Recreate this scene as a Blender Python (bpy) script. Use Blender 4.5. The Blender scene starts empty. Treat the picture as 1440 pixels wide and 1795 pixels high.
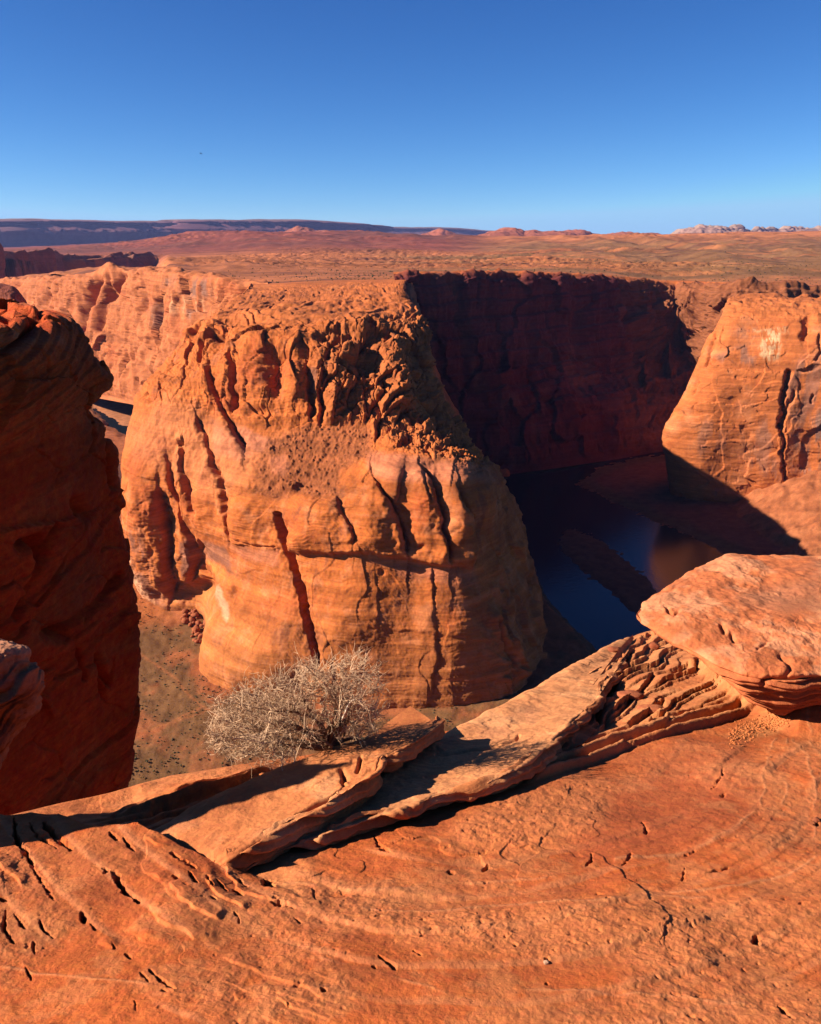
import bpy, math, random
import numpy as np
R = math.radians
SC = bpy.context.scene
COL = SC.collection
rng = np.random.RandomState(7)
random.seed(7)

# ------------------------------------------------------------------ camera
PITCH = R(17.9); FPX = 1444.0; CU, CV = 720.0, 897.5
cam = bpy.data.cameras.new('camera'); camo = bpy.data.objects.new('camera', cam); COL.objects.link(camo)
camo.location = (0, 0, 0); camo.rotation_euler = (math.pi/2 - PITCH, 0, 0)
cam.sensor_fit = 'HORIZONTAL'; cam.sensor_width = 36.0; cam.lens = 36.0*FPX/1440.0
cam.clip_start = 0.05; cam.clip_end = 120000
SC.camera = camo

# ------------------------------------------------------------------ sky, sun, exposure
SUN = np.array([-0.85, -0.13, 0.50]); SUN /= np.linalg.norm(SUN)
EL = math.asin(SUN[2]); AZ = math.atan2(SUN[0], SUN[1])      # azimuth clockwise from +Y
w = bpy.data.worlds.new('World'); SC.world = w; w.use_nodes = True
wn = w.node_tree.nodes; wl = w.node_tree.links
bg = wn['Background']; sky = wn.new('ShaderNodeTexSky')
sky.sky_type = 'NISHITA'; sky.sun_disc = False; sky.sun_elevation = EL; sky.sun_rotation = AZ
sky.altitude = 4000; sky.air_density = 1.0; sky.dust_density = 0.0; sky.ozone_density = 5.0
SKYS = 0.0514; EXPO = 1.35
# deepen the blue of the clear desert sky: a power and a gain for each channel
sp_ = wn.new('ShaderNodeSeparateColor'); cb_ = wn.new('ShaderNodeCombineColor'); wl.new(sky.outputs[0], sp_.inputs[0])
for k_, (pw, ga, cap) in enumerate([(1.63, 1.30, .36), (1.32, 1.08, .66), (1.0, 1.02, .95)]):
    s_ = SKYS*2**EXPO; q1 = wn.new('ShaderNodeMath'); q1.operation = 'POWER'; q1.inputs[1].default_value = pw; wl.new(sp_.outputs[k_], q1.inputs[0])
    q2 = wn.new('ShaderNodeMath'); q2.operation = 'MULTIPLY'; q2.inputs[1].default_value = ga*s_**(pw-1); wl.new(q1.outputs[0], q2.inputs[0])
    q3 = wn.new('ShaderNodeMath'); q3.operation = 'MINIMUM'; q3.inputs[1].default_value = cap/s_; wl.new(q2.outputs[0], q3.inputs[0]); wl.new(q3.outputs[0], cb_.inputs[k_])
wl.new(cb_.outputs[0], bg.inputs[0]); bg.inputs[1].default_value = SKYS
sl = bpy.data.lights.new('sun', 'SUN'); slo = bpy.data.objects.new('sun', sl); COL.objects.link(slo)
sl.energy = 5.0; sl.angle = R(0.5); sl.color = (1.0, 0.93, 0.82)
from mathutils import Vector
slo.rotation_euler = Vector(SUN).to_track_quat('Z', 'Y').to_euler()
SC.view_settings.view_transform = 'Standard'; SC.view_settings.look = 'None'
SC.view_settings.exposure = EXPO; SC.view_settings.gamma = 1.0
SC.cycles.use_denoising = True
SC.cycles.max_bounces = 6; SC.cycles.diffuse_bounces = 1; SC.cycles.glossy_bounces = 2
SC.cycles.volume_bounces = 0

# ------------------------------------------------------------------ maths
SP, CP = math.sin(PITCH), math.cos(PITCH)
def ray(u, v):
    k = (CV - np.asarray(v, float))/FPX; d = CP + k*SP
    return (np.asarray(u, float)-CU)/FPX/d, (-SP + k*CP)/d
def P(u, v, Y):
    a, c = ray(u, v); return np.stack([a*Y, np.asarray(Y, float)+0*a, c*Y], -1)
def proj(V):
    X, Y, Z = V[..., 0], V[..., 1], V[..., 2]
    d = np.maximum(Y*CP - Z*SP, 1e-3); q = Y*SP + Z*CP
    return CU + FPX*X/d, CV - FPX*q/d
G0, GS = 1.30, 0.31                      # near ledge: z = -G0 + lift - GS*Y
def onledge(u, v, lift=0.0):
    a, c = ray(u, v); Y = (G0 - lift)/(-c - GS); return np.stack([a*Y, Y+0*a, c*Y], -1)

_perm = np.random.RandomState(3).permutation(256).astype(np.int32); _perm = np.concatenate([_perm, _perm, _perm])
_g = np.random.RandomState(5).randn(256, 3); _g = (_g/np.linalg.norm(_g, axis=1)[:, None]).astype(np.float32)
def perlin(p):
    p = np.asarray(p, np.float32); sh = p.shape[:-1]; p = p.reshape(-1, 3)
    i = np.floor(p).astype(np.int32); f = p - i; i &= 255
    s = f*f*f*(f*(f*6-15)+10); out = 0
    for dx in (0, 1):
        wx = s[:, 0] if dx else 1-s[:, 0]; hx = _perm[i[:, 0]+dx]
        for dy in (0, 1):
            wy = wx*(s[:, 1] if dy else 1-s[:, 1]); hy = _perm[hx + i[:, 1]+dy]
            for dz in (0, 1):
                wz = wy*(s[:, 2] if dz else 1-s[:, 2]); g = _g[_perm[hy + i[:, 2]+dz] & 255]
                out = out + wz*(g[:, 0]*(f[:, 0]-dx)+g[:, 1]*(f[:, 1]-dy)+g[:, 2]*(f[:, 2]-dz))
    return (out*1.6).reshape(sh)
def fbm(V, size, octs=4, gain=0.5, seed=0.0, sq=(1, 1, 1)):
    p = V*(np.array(sq)/size) + seed*17.3; o = 0; a = 1.0
    for _ in range(octs):
        o = o + a*perlin(p); p = p*2.03 + 5.7; a *= gain
    return o
def ridge(V, size, octs=4, gain=0.5, seed=0.0, sq=(1, 1, 1)):
    p = V*(np.array(sq)/size) + seed*17.3; o = 0; a = 1.0
    for _ in range(octs):
        o = o + a*(1-2*np.abs(perlin(p))); p = p*2.03 + 5.7; a *= gain
    return o
def cells(V, size, seed=0.0, sq=(1, 1, 1)):
    """distance to the nearest and second nearest cell point, cell random"""
    p = np.asarray(V*(np.array(sq)/size) + seed*17.3, np.float32); sh = p.shape[:-1]; p = p.reshape(-1, 3)
    i = np.floor(p).astype(np.int32); f = p - i
    F1 = np.full(len(p), 9., np.float32); F2 = F1.copy(); ID = np.zeros(len(p), np.float32); FC = ID.copy()
    for dx in (-1, 0, 1):
        for dy in (-1, 0, 1):
            for dz in (-1, 0, 1):
                h = _perm[_perm[_perm[(i[:, 0]+dx) & 255] + ((i[:, 1]+dy) & 255)] + ((i[:, 2]+dz) & 255)]
                j = _g[h]*0.45
                d = (dx+.5+j[:, 0]-f[:, 0])**2 + (dy+.5+j[:, 1]-f[:, 1])**2 + (dz+.5+j[:, 2]-f[:, 2])**2
                m = d < F1
                F2 = np.where(m, F1, np.minimum(F2, d)); ID = np.where(m, h/255., ID); q = _g[(h*7+13) & 255]; FC = np.where(m, q[:, 0]*(f[:, 0]-dx-.5-j[:, 0])+q[:, 1]*(f[:, 1]-dy-.5-j[:, 1])+q[:, 2]*(f[:, 2]-dz-.5-j[:, 2]), FC); F1 = np.where(m, d, F1)
    cells.facet = FC.reshape(sh)                                # a flat tilted face for every cell
    return np.sqrt(F1).reshape(sh), np.sqrt(F2).reshape(sh), ID.reshape(sh)
ALB = np.array([.58, .505, .45])
def blocks(V, size, seed, sq=(1, 1, 1), step=.35, tilt=.5, crack=.06, cd=.15, warp=.18):
    """angular broken rock: flat faces at different heights and tilts, with open joints; returns metres of relief"""
    W = V + np.stack([fbm(V, size*.8, 2, .5, seed+q) for q in (.3, .6, .9)], -1)*size*warp
    a, b, c = cells(W, size, seed, sq); return size*((c-.5)*step + cells.facet*tilt - cd*(1-sstep(0, crack, b-a)))
def sstep(a, b, x):
    t = np.clip((x-a)/(b-a), 0, 1); return t*t*(3-2*t)
def pdist(u, v, pts, reach=1e9):
    """distance in pixels of every (u, v) to a polyline, side sign and position along it"""
    pts = np.array(pts, float); D = np.full(u.shape, 1e9); T = np.zeros(u.shape)
    x0, y0 = pts.min(0)-reach; x1, y1 = pts.max(0)+reach
    m = (u > x0) & (u < x1) & (v > y0) & (v < y1)
    if not m.any(): return D, T
    uu, vv = u[m], v[m]; d = np.full(uu.shape, 1e9); t_ = np.zeros(uu.shape); n = len(pts)-1
    for k in range(n):
        a, b = pts[k], pts[k+1]; e = b-a; L = e@e + 1e-9
        t = np.clip(((uu-a[0])*e[0]+(vv-a[1])*e[1])/L, 0, 1)
        q = np.hypot(uu-a[0]-t*e[0], vv-a[1]-t*e[1]); b_ = q < d
        d = np.where(b_, q, d); t_ = np.where(b_, (k+t)/n, t_)
    D[m] = d; T[m] = t_
    return D, T
def edge_side(u, v, pts):
    """+1 left of a line running down the picture, -1 right of it"""
    pts = np.array(pts, float); pts = pts[np.argsort(pts[:, 1])]
    return np.where(u < np.interp(v, pts[:, 1], pts[:, 0]), 1., -1.)
def inpoly(u, v, pts):
    pts = np.array(pts, float); c = np.zeros(u.shape, bool); n = len(pts)
    for k in range(n):
        (x1, y1), (x2, y2) = pts[k], pts[(k+1) % n]
        if y1 == y2: continue
        m = ((y1 > v) != (y2 > v)) & (u < (x2-x1)*(v-y1)/(y2-y1)+x1); c ^= m
    return c
def sdpoly(u, v, pts):
    """signed distance to a polygon, positive inside"""
    d, _ = pdist(u, v, list(pts)+[pts[0]]); return np.where(inpoly(u, v, pts), d, -d)
def softpoly(u, v, pts, soft):
    return sstep(-soft, soft, sdpoly(u, v, pts))
def crom(C, n):
    """Catmull-Rom along axis 0 of control array C with n[k] samples in span k"""
    C = np.asarray(C, float); out = []; K = len(C)
    for k in range(K-1):
        p0 = C[k-1] if k > 0 else 2*C[0]-C[1]; p1 = C[k]; p2 = C[k+1]
        p3 = C[k+2] if k+2 < K else 2*C[k+1]-C[k]
        t = np.linspace(0, 1, n[k], endpoint=(k == K-2)).reshape((-1,)+(1,)*(C.ndim-1))
        ln = lambda a, b: np.sqrt(np.linalg.norm(b-a, axis=-1, keepdims=True))+1e-4     # centripetal, so no span overshoots
        d0, d1, d2 = ln(p0, p1), ln(p1, p2), ln(p2, p3)
        m1 = ((p1-p0)/d0 - (p2-p0)/(d0+d1) + (p2-p1)/d1)*d1; m2 = ((p2-p1)/d1 - (p3-p1)/(d1+d2) + (p3-p2)/d2)*d1
        out.append((2*t**3-3*t**2+1)*p1 + (t**3-2*t**2+t)*m1 + (-2*t**3+3*t**2)*p2 + (t**3-t**2)*m2)
    return np.concatenate(out, 0)
def loft(cols, ncol, nrow):
    """cols: list of columns, each a list of (u, v, Y) from base to top -> grid [rows, cols, 3] and the column coordinate"""
    C = np.array([[P(*q) for q in c] for c in cols])          # cols, rows, 3
    A = crom(C, ncol); A = crom(A.transpose(1, 0, 2), nrow)
    ci = np.concatenate([np.linspace(k, k+1, n, endpoint=(k == len(ncol)-1)) for k, n in enumerate(ncol)])
    ri = np.concatenate([np.linspace(k, k+1, n, endpoint=(k == len(nrow)-1)) for k, n in enumerate(nrow)])
    return A, ri, ci
def blur(A, n):
    for _ in range(n):
        for ax in (0, 1):
            B = A.copy(); s = [slice(None)]*A.ndim
            a = s.copy(); a[ax] = slice(1, -1); l = s.copy(); l[ax] = slice(0, -2); r = s.copy(); r[ax] = slice(2, None)
            B[tuple(a)] = (A[tuple(a)]*2 + A[tuple(l)] + A[tuple(r)])/4; A = B
    return A
def normals(V, smooth=8, flip=False):
    du = np.gradient(V, axis=1); dv = np.gradient(V, axis=0); n = np.cross(du, dv)
    n /= np.linalg.norm(n, axis=-1, keepdims=True)+1e-12
    if flip: n = -n
    if smooth:
        n = blur(n, smooth); n /= np.linalg.norm(n, axis=-1, keepdims=True)+1e-12
    return n

# ------------------------------------------------------------------ mesh output
def link(name, V, F, mat, col=None, loc=None, parent=None, smooth=True):
    V = np.asarray(V, np.float64).reshape(-1, 3)
    loc = np.zeros(3) if loc is None else np.asarray(loc, float)
    me = bpy.data.meshes.new(name); F = np.asarray(F, np.int32); k = F.shape[1]
    me.vertices.add(len(V)); me.vertices.foreach_set('co', (V-loc).astype(np.float32).ravel())
    me.loops.add(F.size); me.loops.foreach_set('vertex_index', F.ravel())
    me.polygons.add(len(F)); me.polygons.foreach_set('loop_start', np.arange(0, F.size, k, dtype=np.int32))
    me.polygons.foreach_set('loop_total', np.full(len(F), k, np.int32))
    me.polygons.foreach_set('use_smooth', np.full(len(F), smooth, bool))
    me.update(calc_edges=True)
    if col is not None:
        at = me.attributes.new('Col', 'FLOAT_COLOR', 'POINT')
        c = np.ones((len(V), 4), np.float32); c[:, :3] = np.asarray(col).reshape(-1, 3)*ALB; at.data.foreach_set('color', c.ravel())
    me.materials.append(mat)
    o = bpy.data.objects.new(name, me); COL.objects.link(o); o.location = loc
    if parent: o.parent = parent
    return o
def gridfaces(h, w_, flip=False):
    i = np.arange(h*w_).reshape(h, w_)
    F = np.stack([i[:-1, :-1], i[:-1, 1:], i[1:, 1:], i[1:, :-1]], -1).reshape(-1, 4)
    return F[:, ::-1] if flip else F
def sheet(name, V, mat, col=None, loc=None, flip=False, parent=None):
    return link(name, V, gridfaces(V.shape[0], V.shape[1], flip), mat, col, loc, parent)
def tag(o, label=None, cat=None, group=None, kind=None):
    for k, x in (('label', label), ('category', cat), ('group', group), ('kind', kind)):
        if x: o[k] = x
    return o

# ------------------------------------------------------------------ materials
def rock(name, size, bump=0.5, band=0.25, mott=0.35, tint=(1, 1, 1), rough=0.92, fine=1.0, bandsize=None, tilt=(0, 0, 0)):
    """sandstone: vertex colour x mottling x bedding, with bump at several scales; size = metres of the main mottling"""
    m = bpy.data.materials.new(name); m.use_nodes = True; N = m.node_tree.nodes; L = m.node_tree.links
    b = N['Principled BSDF']; b.inputs['Roughness'].default_value = rough; b.inputs['Specular IOR Level'].default_value = 0.12
    geo = N.new('ShaderNodeNewGeometry'); at = N.new('ShaderNodeAttribute'); at.attribute_name = 'Col'
    def noise(scale, detail=6, roughness=0.55, sq=None, dist=0.0):
        n = N.new('ShaderNodeTexNoise'); n.inputs['Scale'].default_value = scale; n.inputs['Detail'].default_value = detail
        n.inputs['Roughness'].default_value = roughness; n.inputs['Distortion'].default_value = dist
        if sq:
            mp = N.new('ShaderNodeMapping'); mp.inputs['Scale'].default_value = sq; mp.inputs['Rotation'].default_value = tilt
            L.new(geo.outputs['Position'], mp.inputs['Vector']); L.new(mp.outputs[0], n.inputs['Vector'])
        else: L.new(geo.outputs['Position'], n.inputs['Vector'])
        return n
    def rng_(sock, lo, hi, a=0.3, c=0.7):
        r = N.new('ShaderNodeMapRange'); r.inputs[1].default_value = a; r.inputs[2].default_value = c
        r.inputs[3].default_value = lo; r.inputs[4].default_value = hi; L.new(sock, r.inputs[0]); return r.outputs[0]
    def mul(a, c):
        r = N.new('ShaderNodeMath'); r.operation = 'MULTIPLY'; L.new(a, r.inputs[0]); L.new(c, r.inputs[1]); return r.outputs[0]
    n1 = noise(1/size, 8, 0.6); n2 = noise(9/size, 6, 0.65); bs = bandsize or size
    nb = noise(1/bs, 7, 0.6, (0.12, 0.12, 2.2), 0.3)
    f = mul(rng_(n1.outputs[0], 1-mott, 1+mott), rng_(nb.outputs[0], 1-band, 1+band))
    f = mul(f, rng_(n2.outputs[0], 1-mott*.6, 1+mott*.6))
    n4 = noise(42/size, 3, 0.6); f = mul(f, rng_(n4.outputs[0], 1-mott*.55, 1+mott*.55))
    nl = noise(1/bs, 6, 0.62, (0.35, 0.35, 11.0), 0.15); f = mul(f, rng_(nl.outputs[0], 1-band*.6, 1+band*.6))
    vm = N.new('ShaderNodeVectorMath'); vm.operation = 'SCALE'; L.new(at.outputs['Color'], vm.inputs[0]); L.new(f, vm.inputs['Scale'])
    hs = N.new('ShaderNodeHueSaturation'); L.new(vm.outputs[0], hs.inputs['Color'])
    L.new(rng_(n1.outputs['Color'] if False else n2.outputs[0], 0.495, 0.505), hs.inputs['Hue'])
    L.new(hs.outputs[0], b.inputs['Base Color'])
    b1 = N.new('ShaderNodeBump'); b1.inputs['Strength'].default_value = bump; b1.inputs['Distance'].default_value = size*.12
    L.new(nb.outputs[0], b1.inputs['Height'])
    b2 = N.new('ShaderNodeBump'); b2.inputs['Strength'].default_value = bump*fine; b2.inputs['Distance'].default_value = size*.06
    n3 = noise(6/size, 9, 0.68); L.new(n3.outputs[0], b2.inputs['Height']); L.new(b1.outputs[0], b2.inputs['Normal'])
    b3 = N.new('ShaderNodeBump'); b3.inputs['Strength'].default_value = bump*.8; b3.inputs['Distance'].default_value = size*.035
    L.new(nl.outputs[0], b3.inputs['Height']); L.new(b2.outputs[0], b3.inputs['Normal']); L.new(b3.outputs[0], b.inputs['Normal'])
    return m
def plain(name, color, rough=0.8, spec=0.2):
    m = bpy.data.materials.new(name); m.use_nodes = True; N = m.node_tree.nodes; L = m.node_tree.links
    b = N['Principled BSDF']; b.inputs['Roughness'].default_value = rough; b.inputs['Specular IOR Level'].default_value = spec
    n = N.new('ShaderNodeTexNoise'); n.inputs['Scale'].default_value = 14; n.inputs['Detail'].default_value = 4
    g = N.new('ShaderNodeNewGeometry'); L.new(g.outputs['Position'], n.inputs['Vector'])
    mx = N.new('ShaderNodeMix'); mx.data_type = 'RGBA'; mx.inputs[6].default_value = tuple(c*.65 for c in color)+(1,)
    mx.inputs[7].default_value = tuple(min(1, c*1.3) for c in color)+(1,)
    L.new(n.outputs[0], mx.inputs[0]); L.new(mx.outputs[2], b.inputs['Base Color'])
    return m
ORANGE = np.array([.58, .165, .045]); DEEP = np.array([.47, .10, .030]); PALE = np.array([.68, .27, .125])
PINK = np.array([.60, .215, .115]); VARN = np.array([.27, .115, .075]); TAN = np.array([.52, .19, .06]); RED = np.array([.42, .085, .025])
def mix(a, b, t): return a*(1-t[..., None]) + b*t[..., None]

m_butte = rock('butte_sandstone', 14.0, 0.40, 0.24, 0.15)
m_wall = rock('canyon_wall_sandstone', 28.0, 0.6, 0.22, 0.2)
m_ledge = rock('ledge_sandstone', 0.20, 0.6, 0.12, 0.17, fine=1.2)
m_slab = rock('slab_sandstone', 0.18, 0.5, 0.16, 0.16, bandsize=0.09)
m_near = rock('near_cliff_sandstone', 2.2, 0.7, 0.25, 0.25)
m_floor = rock('canyon_floor_earth', 10.0, 0.6, 0.0, 0.3)
m_plateau = rock('plateau_earth', 60.0, 0.5, 0.0, 0.25)
m_far = rock('far_cliff_rock', 260.0, 0.5, 0.2, 0.2)
# ------------------------------------------------------------------ canyon floor and river
WATER = -300.0
def canyon_floor():
    a1, _ = ray(-500, 500); a2, _ = ray(1900, 500)
    aa = np.linspace(-.62, .62, 620); yy = np.exp(np.linspace(math.log(150), math.log(2300), 620))
    a, Y = np.meshgrid(aa, yy); X = a*Y; A0 = np.stack([X, Y, 0*X+WATER], -1)
    u, v = proj(A0)
    u = u + fbm(A0, 40, 4, .55, 1)*7; v = v + fbm(A0, 40, 4, .55, 2)*3.5
    Z = np.full(X.shape, WATER-5.0)
    wp = lambda d, s: d*s                                   # px -> m is about .75 near the bend
    shore = [(1180,795),(1100,804),(1040,825),(1016,850),(1074,878),(1124,903),(1195,932),(1258,962),(1320,992),(1500,1070),(1900,1150),(1900,760),(1400,760)]
    d = sdpoly(u, v, shore); Z = np.maximum(Z, WATER + np.clip(d*.16, -5, 2.5) + sstep(5, 60, d)*4)
    tal = sdpoly(u, v, [(1190,790),(1222,838),(1255,872),(1285,903),(1325,945),(1420,1000),(1900,1100),(1900,760),(1400,730),(1230,750)])
    Z = np.maximum(Z, WATER + np.where(tal > 0, 4 + tal*.58, -9) + np.where(tal > 0, fbm(A0, 26, 4, .5, 5)*4 + ridge(A0, 9, 4, .55, 6)*1.2, 0))
    bar = sdpoly(u, v, [(976,938),(999,926),(1042,943),(1092,976),(1132,1012),(1154,1040),(1190,1075),(1150,1105),(1107,1073),(1074,1040),(1028,1006),(988,964)])
    Z = np.maximum(Z, WATER + np.clip(bar*.12, -4, 1.3))
    bank = sdpoly(u, v, [(870,930),(915,950),(950,1040),(982,1086),(1015,1114),(1050,1150),(1080,1200),(1090,1400),(-600,1420),(-600,1150),(20,1000),(130,930),(190,880),(330,900),(700,900)])
    Z = np.maximum(Z, WATER + np.clip(bank*.35, -5, 14))
    # the bench below the butte with a cut bank on its near side
    edge = np.interp(u, [-600,100,215,270,330,420,520,700,1090], [1330,1342,1352,1350,1362,1366,1372,1380,1390]) + fbm(A0, 18, 3, .5, 3)*6
    be = sstep(0, 10, edge-v)*sstep(0, 30, bank); Z = np.where(bank > 0, np.maximum(Z, WATER + 5 + be*(9 + 8*sstep(1250, 1000, v))), Z)
    dune = np.exp(-(((u-235)/90)**2+((v-1090)/60)**2)); Z += np.where(bank > 10, dune*10, 0)
    apron = np.exp(-(np.maximum(0, np.hypot((u-345)/48, (v-1085)/52)-.3))**2*3); Z += np.where(bank > 10, apron*9, 0)
    lb = sdpoly(u, v, [(120,690),(150,700),(190,745),(240,775),(300,800),(-400,900),(-400,600),(60,640)]); Z = np.maximum(Z, WATER+np.clip(lb*.5, -5, 6))
    fs = np.interp(u, [-600,0,130,180,230,300,450], [640,660,684,690,694,715,760]); Z = np.maximum(Z, WATER + np.where(u < 460, np.clip((fs-v)*.9, -5, 6), -5))
    fs2 = np.interp(u, [700,890,930,1000,1153,1300,1900], [850,836,812,793,781,780,780]); Z = np.maximum(Z, WATER + np.where(u > 800, np.clip((fs2-v)*1.2, -5, 10), -5))
    Z = np.where(Y < 330, np.maximum(Z, WATER + (330-Y)*.9), Z)
    bar2 = sdpoly(u, v, [(120,688),(160,692),(200,691),(262,700),(275,735),(225,748),(178,722),(140,704)]); Z = np.maximum(Z, WATER+np.clip(bar2*.3, -4, 1.6))
    A0[..., 2] = Z; land = Z > WATER-1
    Z += np.where(land, fbm(A0, 9, 4, .6, 4)*.7 + fbm(A0, 30, 3, .5, 6)*1.0*sstep(WATER+2, WATER+6, Z), 0)
    A0[..., 2] = Z
    C = np.broadcast_to(np.array([.42, .135, .05]), A0.shape).copy(); veg = np.array([.20, .105, .042])
    nz = fbm(A0, 45, 5, .6, 7); nb = (bank > 0)
    g = sstep(-.25, .5, nz + np.where(nb, sstep(1060, 1280, v)*.5-.1, 0)); path = np.zeros(u.shape)
    for pts in ([(240,1245),(232,1290),(262,1318),(300,1300),(360,1270)], [(235,1320),(280,1310),(350,1285),(420,1250)], [(250,1180),(300,1215),(330,1250),(400,1300)]):
        dd, _ = pdist(u, v, pts, 30); path = np.maximum(path, np.exp(-(dd/1.8)**2))
    dunec = sstep(.25, .6, dune)
    C = np.where(nb[..., None], mix(mix(mix(C, veg, g*.9), np.array([.55, .17, .05]), np.maximum(dunec, sstep(.3, .6, apron))*.9), np.array([.42, .16, .06]), path), C)
    C = np.where(((tal > 0) & ~nb)[..., None], mix(np.broadcast_to(np.array([.38, .125, .05]), C.shape), np.array([.48, .17, .07]), sstep(-.3, .6, fbm(A0, 14, 4, .5, 8))), C)
    low = (d > 0) & (tal <= 0) & ~nb; C = np.where(low[..., None], mix(np.broadcast_to(np.array([.26, .085, .045]), C.shape), veg, sstep(22, 8, d)*.8), C)
    C = np.where((bar2 > -3)[..., None], np.array([.50, .20, .09]), C)
    C = np.where((bar > -6)[..., None], np.array([.24, .085, .045]), C)
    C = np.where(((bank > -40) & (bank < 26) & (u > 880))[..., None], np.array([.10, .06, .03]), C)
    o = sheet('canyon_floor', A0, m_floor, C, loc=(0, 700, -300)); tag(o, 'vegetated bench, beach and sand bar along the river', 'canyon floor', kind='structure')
    return aa, yy, Z
FA, FY, FZ = canyon_floor()
def floor_hit(a, c):
    Yg = np.linspace(400, 660, 900); z = floor_z(a*Yg, Yg); i = max(1, int(np.argmax(c*Yg < z))); Y = Yg[i]; return np.array([a*Y, Y, floor_z(np.array([a*Y]), np.array([Y]))[0]])
def floor_z(X, Y):
    i = np.clip(np.searchsorted(FY, Y), 0, len(FY)-1); j = np.clip(np.searchsorted(FA, X/Y), 0, len(FA)-1); return FZ[i, j]

def river():
    m = bpy.data.materials.new('river_water'); m.use_nodes = True; N = m.node_tree.nodes; L = m.node_tree.links; b = N['Principled BSDF']
    b.inputs['Base Color'].default_value = (.003, .009, .013, 1); b.inputs['Roughness'].default_value = .17; b.inputs['IOR'].default_value = 1.33
    n = N.new('ShaderNodeTexNoise'); n.inputs['Scale'].default_value = .22; n.inputs['Detail'].default_value = 5; g = N.new('ShaderNodeNewGeometry')
    L.new(g.outputs['Position'], n.inputs['Vector']); bp = N.new('ShaderNodeBump'); bp.inputs['Strength'].default_value = .28; bp.inputs['Distance'].default_value = .5
    L.new(n.outputs[0], bp.inputs['Height']); L.new(bp.outputs[0], b.inputs['Normal'])
    X, Y = np.meshgrid(np.linspace(-1500, 1500, 40), np.linspace(250, 2300, 40))
    sheet('river_water', np.stack([X, Y, 0*X+WATER], -1), m, loc=(0, 800, WATER))
    tag(bpy.data.objects['river_water'], 'dark blue green river curving round the foot of the butte', 'river', kind='structure')
river()

# ------------------------------------------------------------------ plateau to the horizon
RIMU = [-700,-200,-10,25,60,110,160,205,235,270,320,380,440,700,740,800,860,920,980,1040,1100,1160,1215,1262,1320,1440,1620,2200]
_rim = [(-700,495,2360),(-200,497,2250),(-10,497,2070),(25,494,1920),(60,491,1820),(110,489,1720),(160,485,1630),(205,481,1570),(235,477,1520),(270,475,1450),(320,479,1360),(380,487,1280),(430,496,1230),(470,497,1200),(560,491.5,1155),(640,490,1155),(690,488,1160),(718,487,1200),(740,483.5,1215),(800,482.5,1250),(860,481.5,1290),(920,482.5,1335),(980,483.5,1385),(1040,486.5,1445),(1100,493.5,1510),(1160,497.5,1565),(1215,497.5,1555),(1262,500.5,1485),(1320,501.5,1435),(1440,505.5,1405),(1620,509,1365),(2200,512,1330)]
RIMU = [q[0] for q in _rim]; RIMY = [q[2]-12 for q in _rim]; LIPZ = [float(ray(q[0], q[1])[1]*q[2])-1.2 for q in _rim]
def plateau_z(X, Y, u, v):
    P3 = np.stack([X, Y, 0*X], -1)
    zl = np.interp(u, RIMU, LIPZ); y0 = np.interp(u, RIMU, RIMY); bl = sstep(0, 520, Y-y0)
    z = zl + (-47-zl)*bl + fbm(P3, 420, 4, .5, 1)*5*sstep(1200, 2200, Y)
    # land rises to the right far away, rolling red hills on the left, swells of bare rock
    z += sstep(1900, 7500, Y)*np.interp(u, [-500,0,150,300,450,700,900,1000,1200,1440,2000], [5,8,18,45,62,66,70,80,112,135,150])
    hills = ridge(P3, 1300, 6, .58, 3, (1, .5, 1))
    hz = np.interp(u, [-500,0,200,350,520,640,760,820,1000,1200,1440,2000], [8,14,34,72,80,62,52,44,36,26,24,24])
    z += sstep(2600, 5200, Y)*hz*np.clip(hills*.5+.45, 0, 1.6)
    dn = ridge(P3, 300, 4, .5, 7, (1, .45, 1)); msk = sstep(780, 900, u)*sstep(1900, 2500, Y)*sstep(6500, 4200, Y)
    z += msk*np.clip(dn-.1, 0, 1.5)*np.interp(u, [780,900,1100,1300,1500], [0,8,18,16,16])
    ln = sstep(1450, 1700, Y)*sstep(3000, 2200, Y)*sstep(600, 380, u); z += ln*np.clip(ridge(P3, 200, 4, .5, 8, (1, .5, 1)), 0, 2)*9
    # the next reach of the canyon, upper left
    gap = np.interp(u, [-700,-30,10,70,110,150,230,300,380], [2350,2380,2480,2780,2930,3030,3280,3480,3600])
    # low ledges of bare rock: the ground climbs in small steps
    tz = ridge(P3, 520, 5, .55, 13, (.55, 1, 1)); tm = sstep(.0, .6, fbm(P3, 900, 3, .5, 14, (.5, 1, 1)))*sstep(1500, 2100, Y); tq = (tz*4.5) % 1.0
    z += tm*9*(sstep(0, .7, tq)-sstep(.8, .95, tq))*sstep(9000, 5000, Y)
    cut = sstep(300, 180, u)*sstep(-40, -90, Y-gap)*sstep(2050, 2200, Y+np.interp(u, [-200,300], [0,200])); z -= cut*320
    return z
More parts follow.
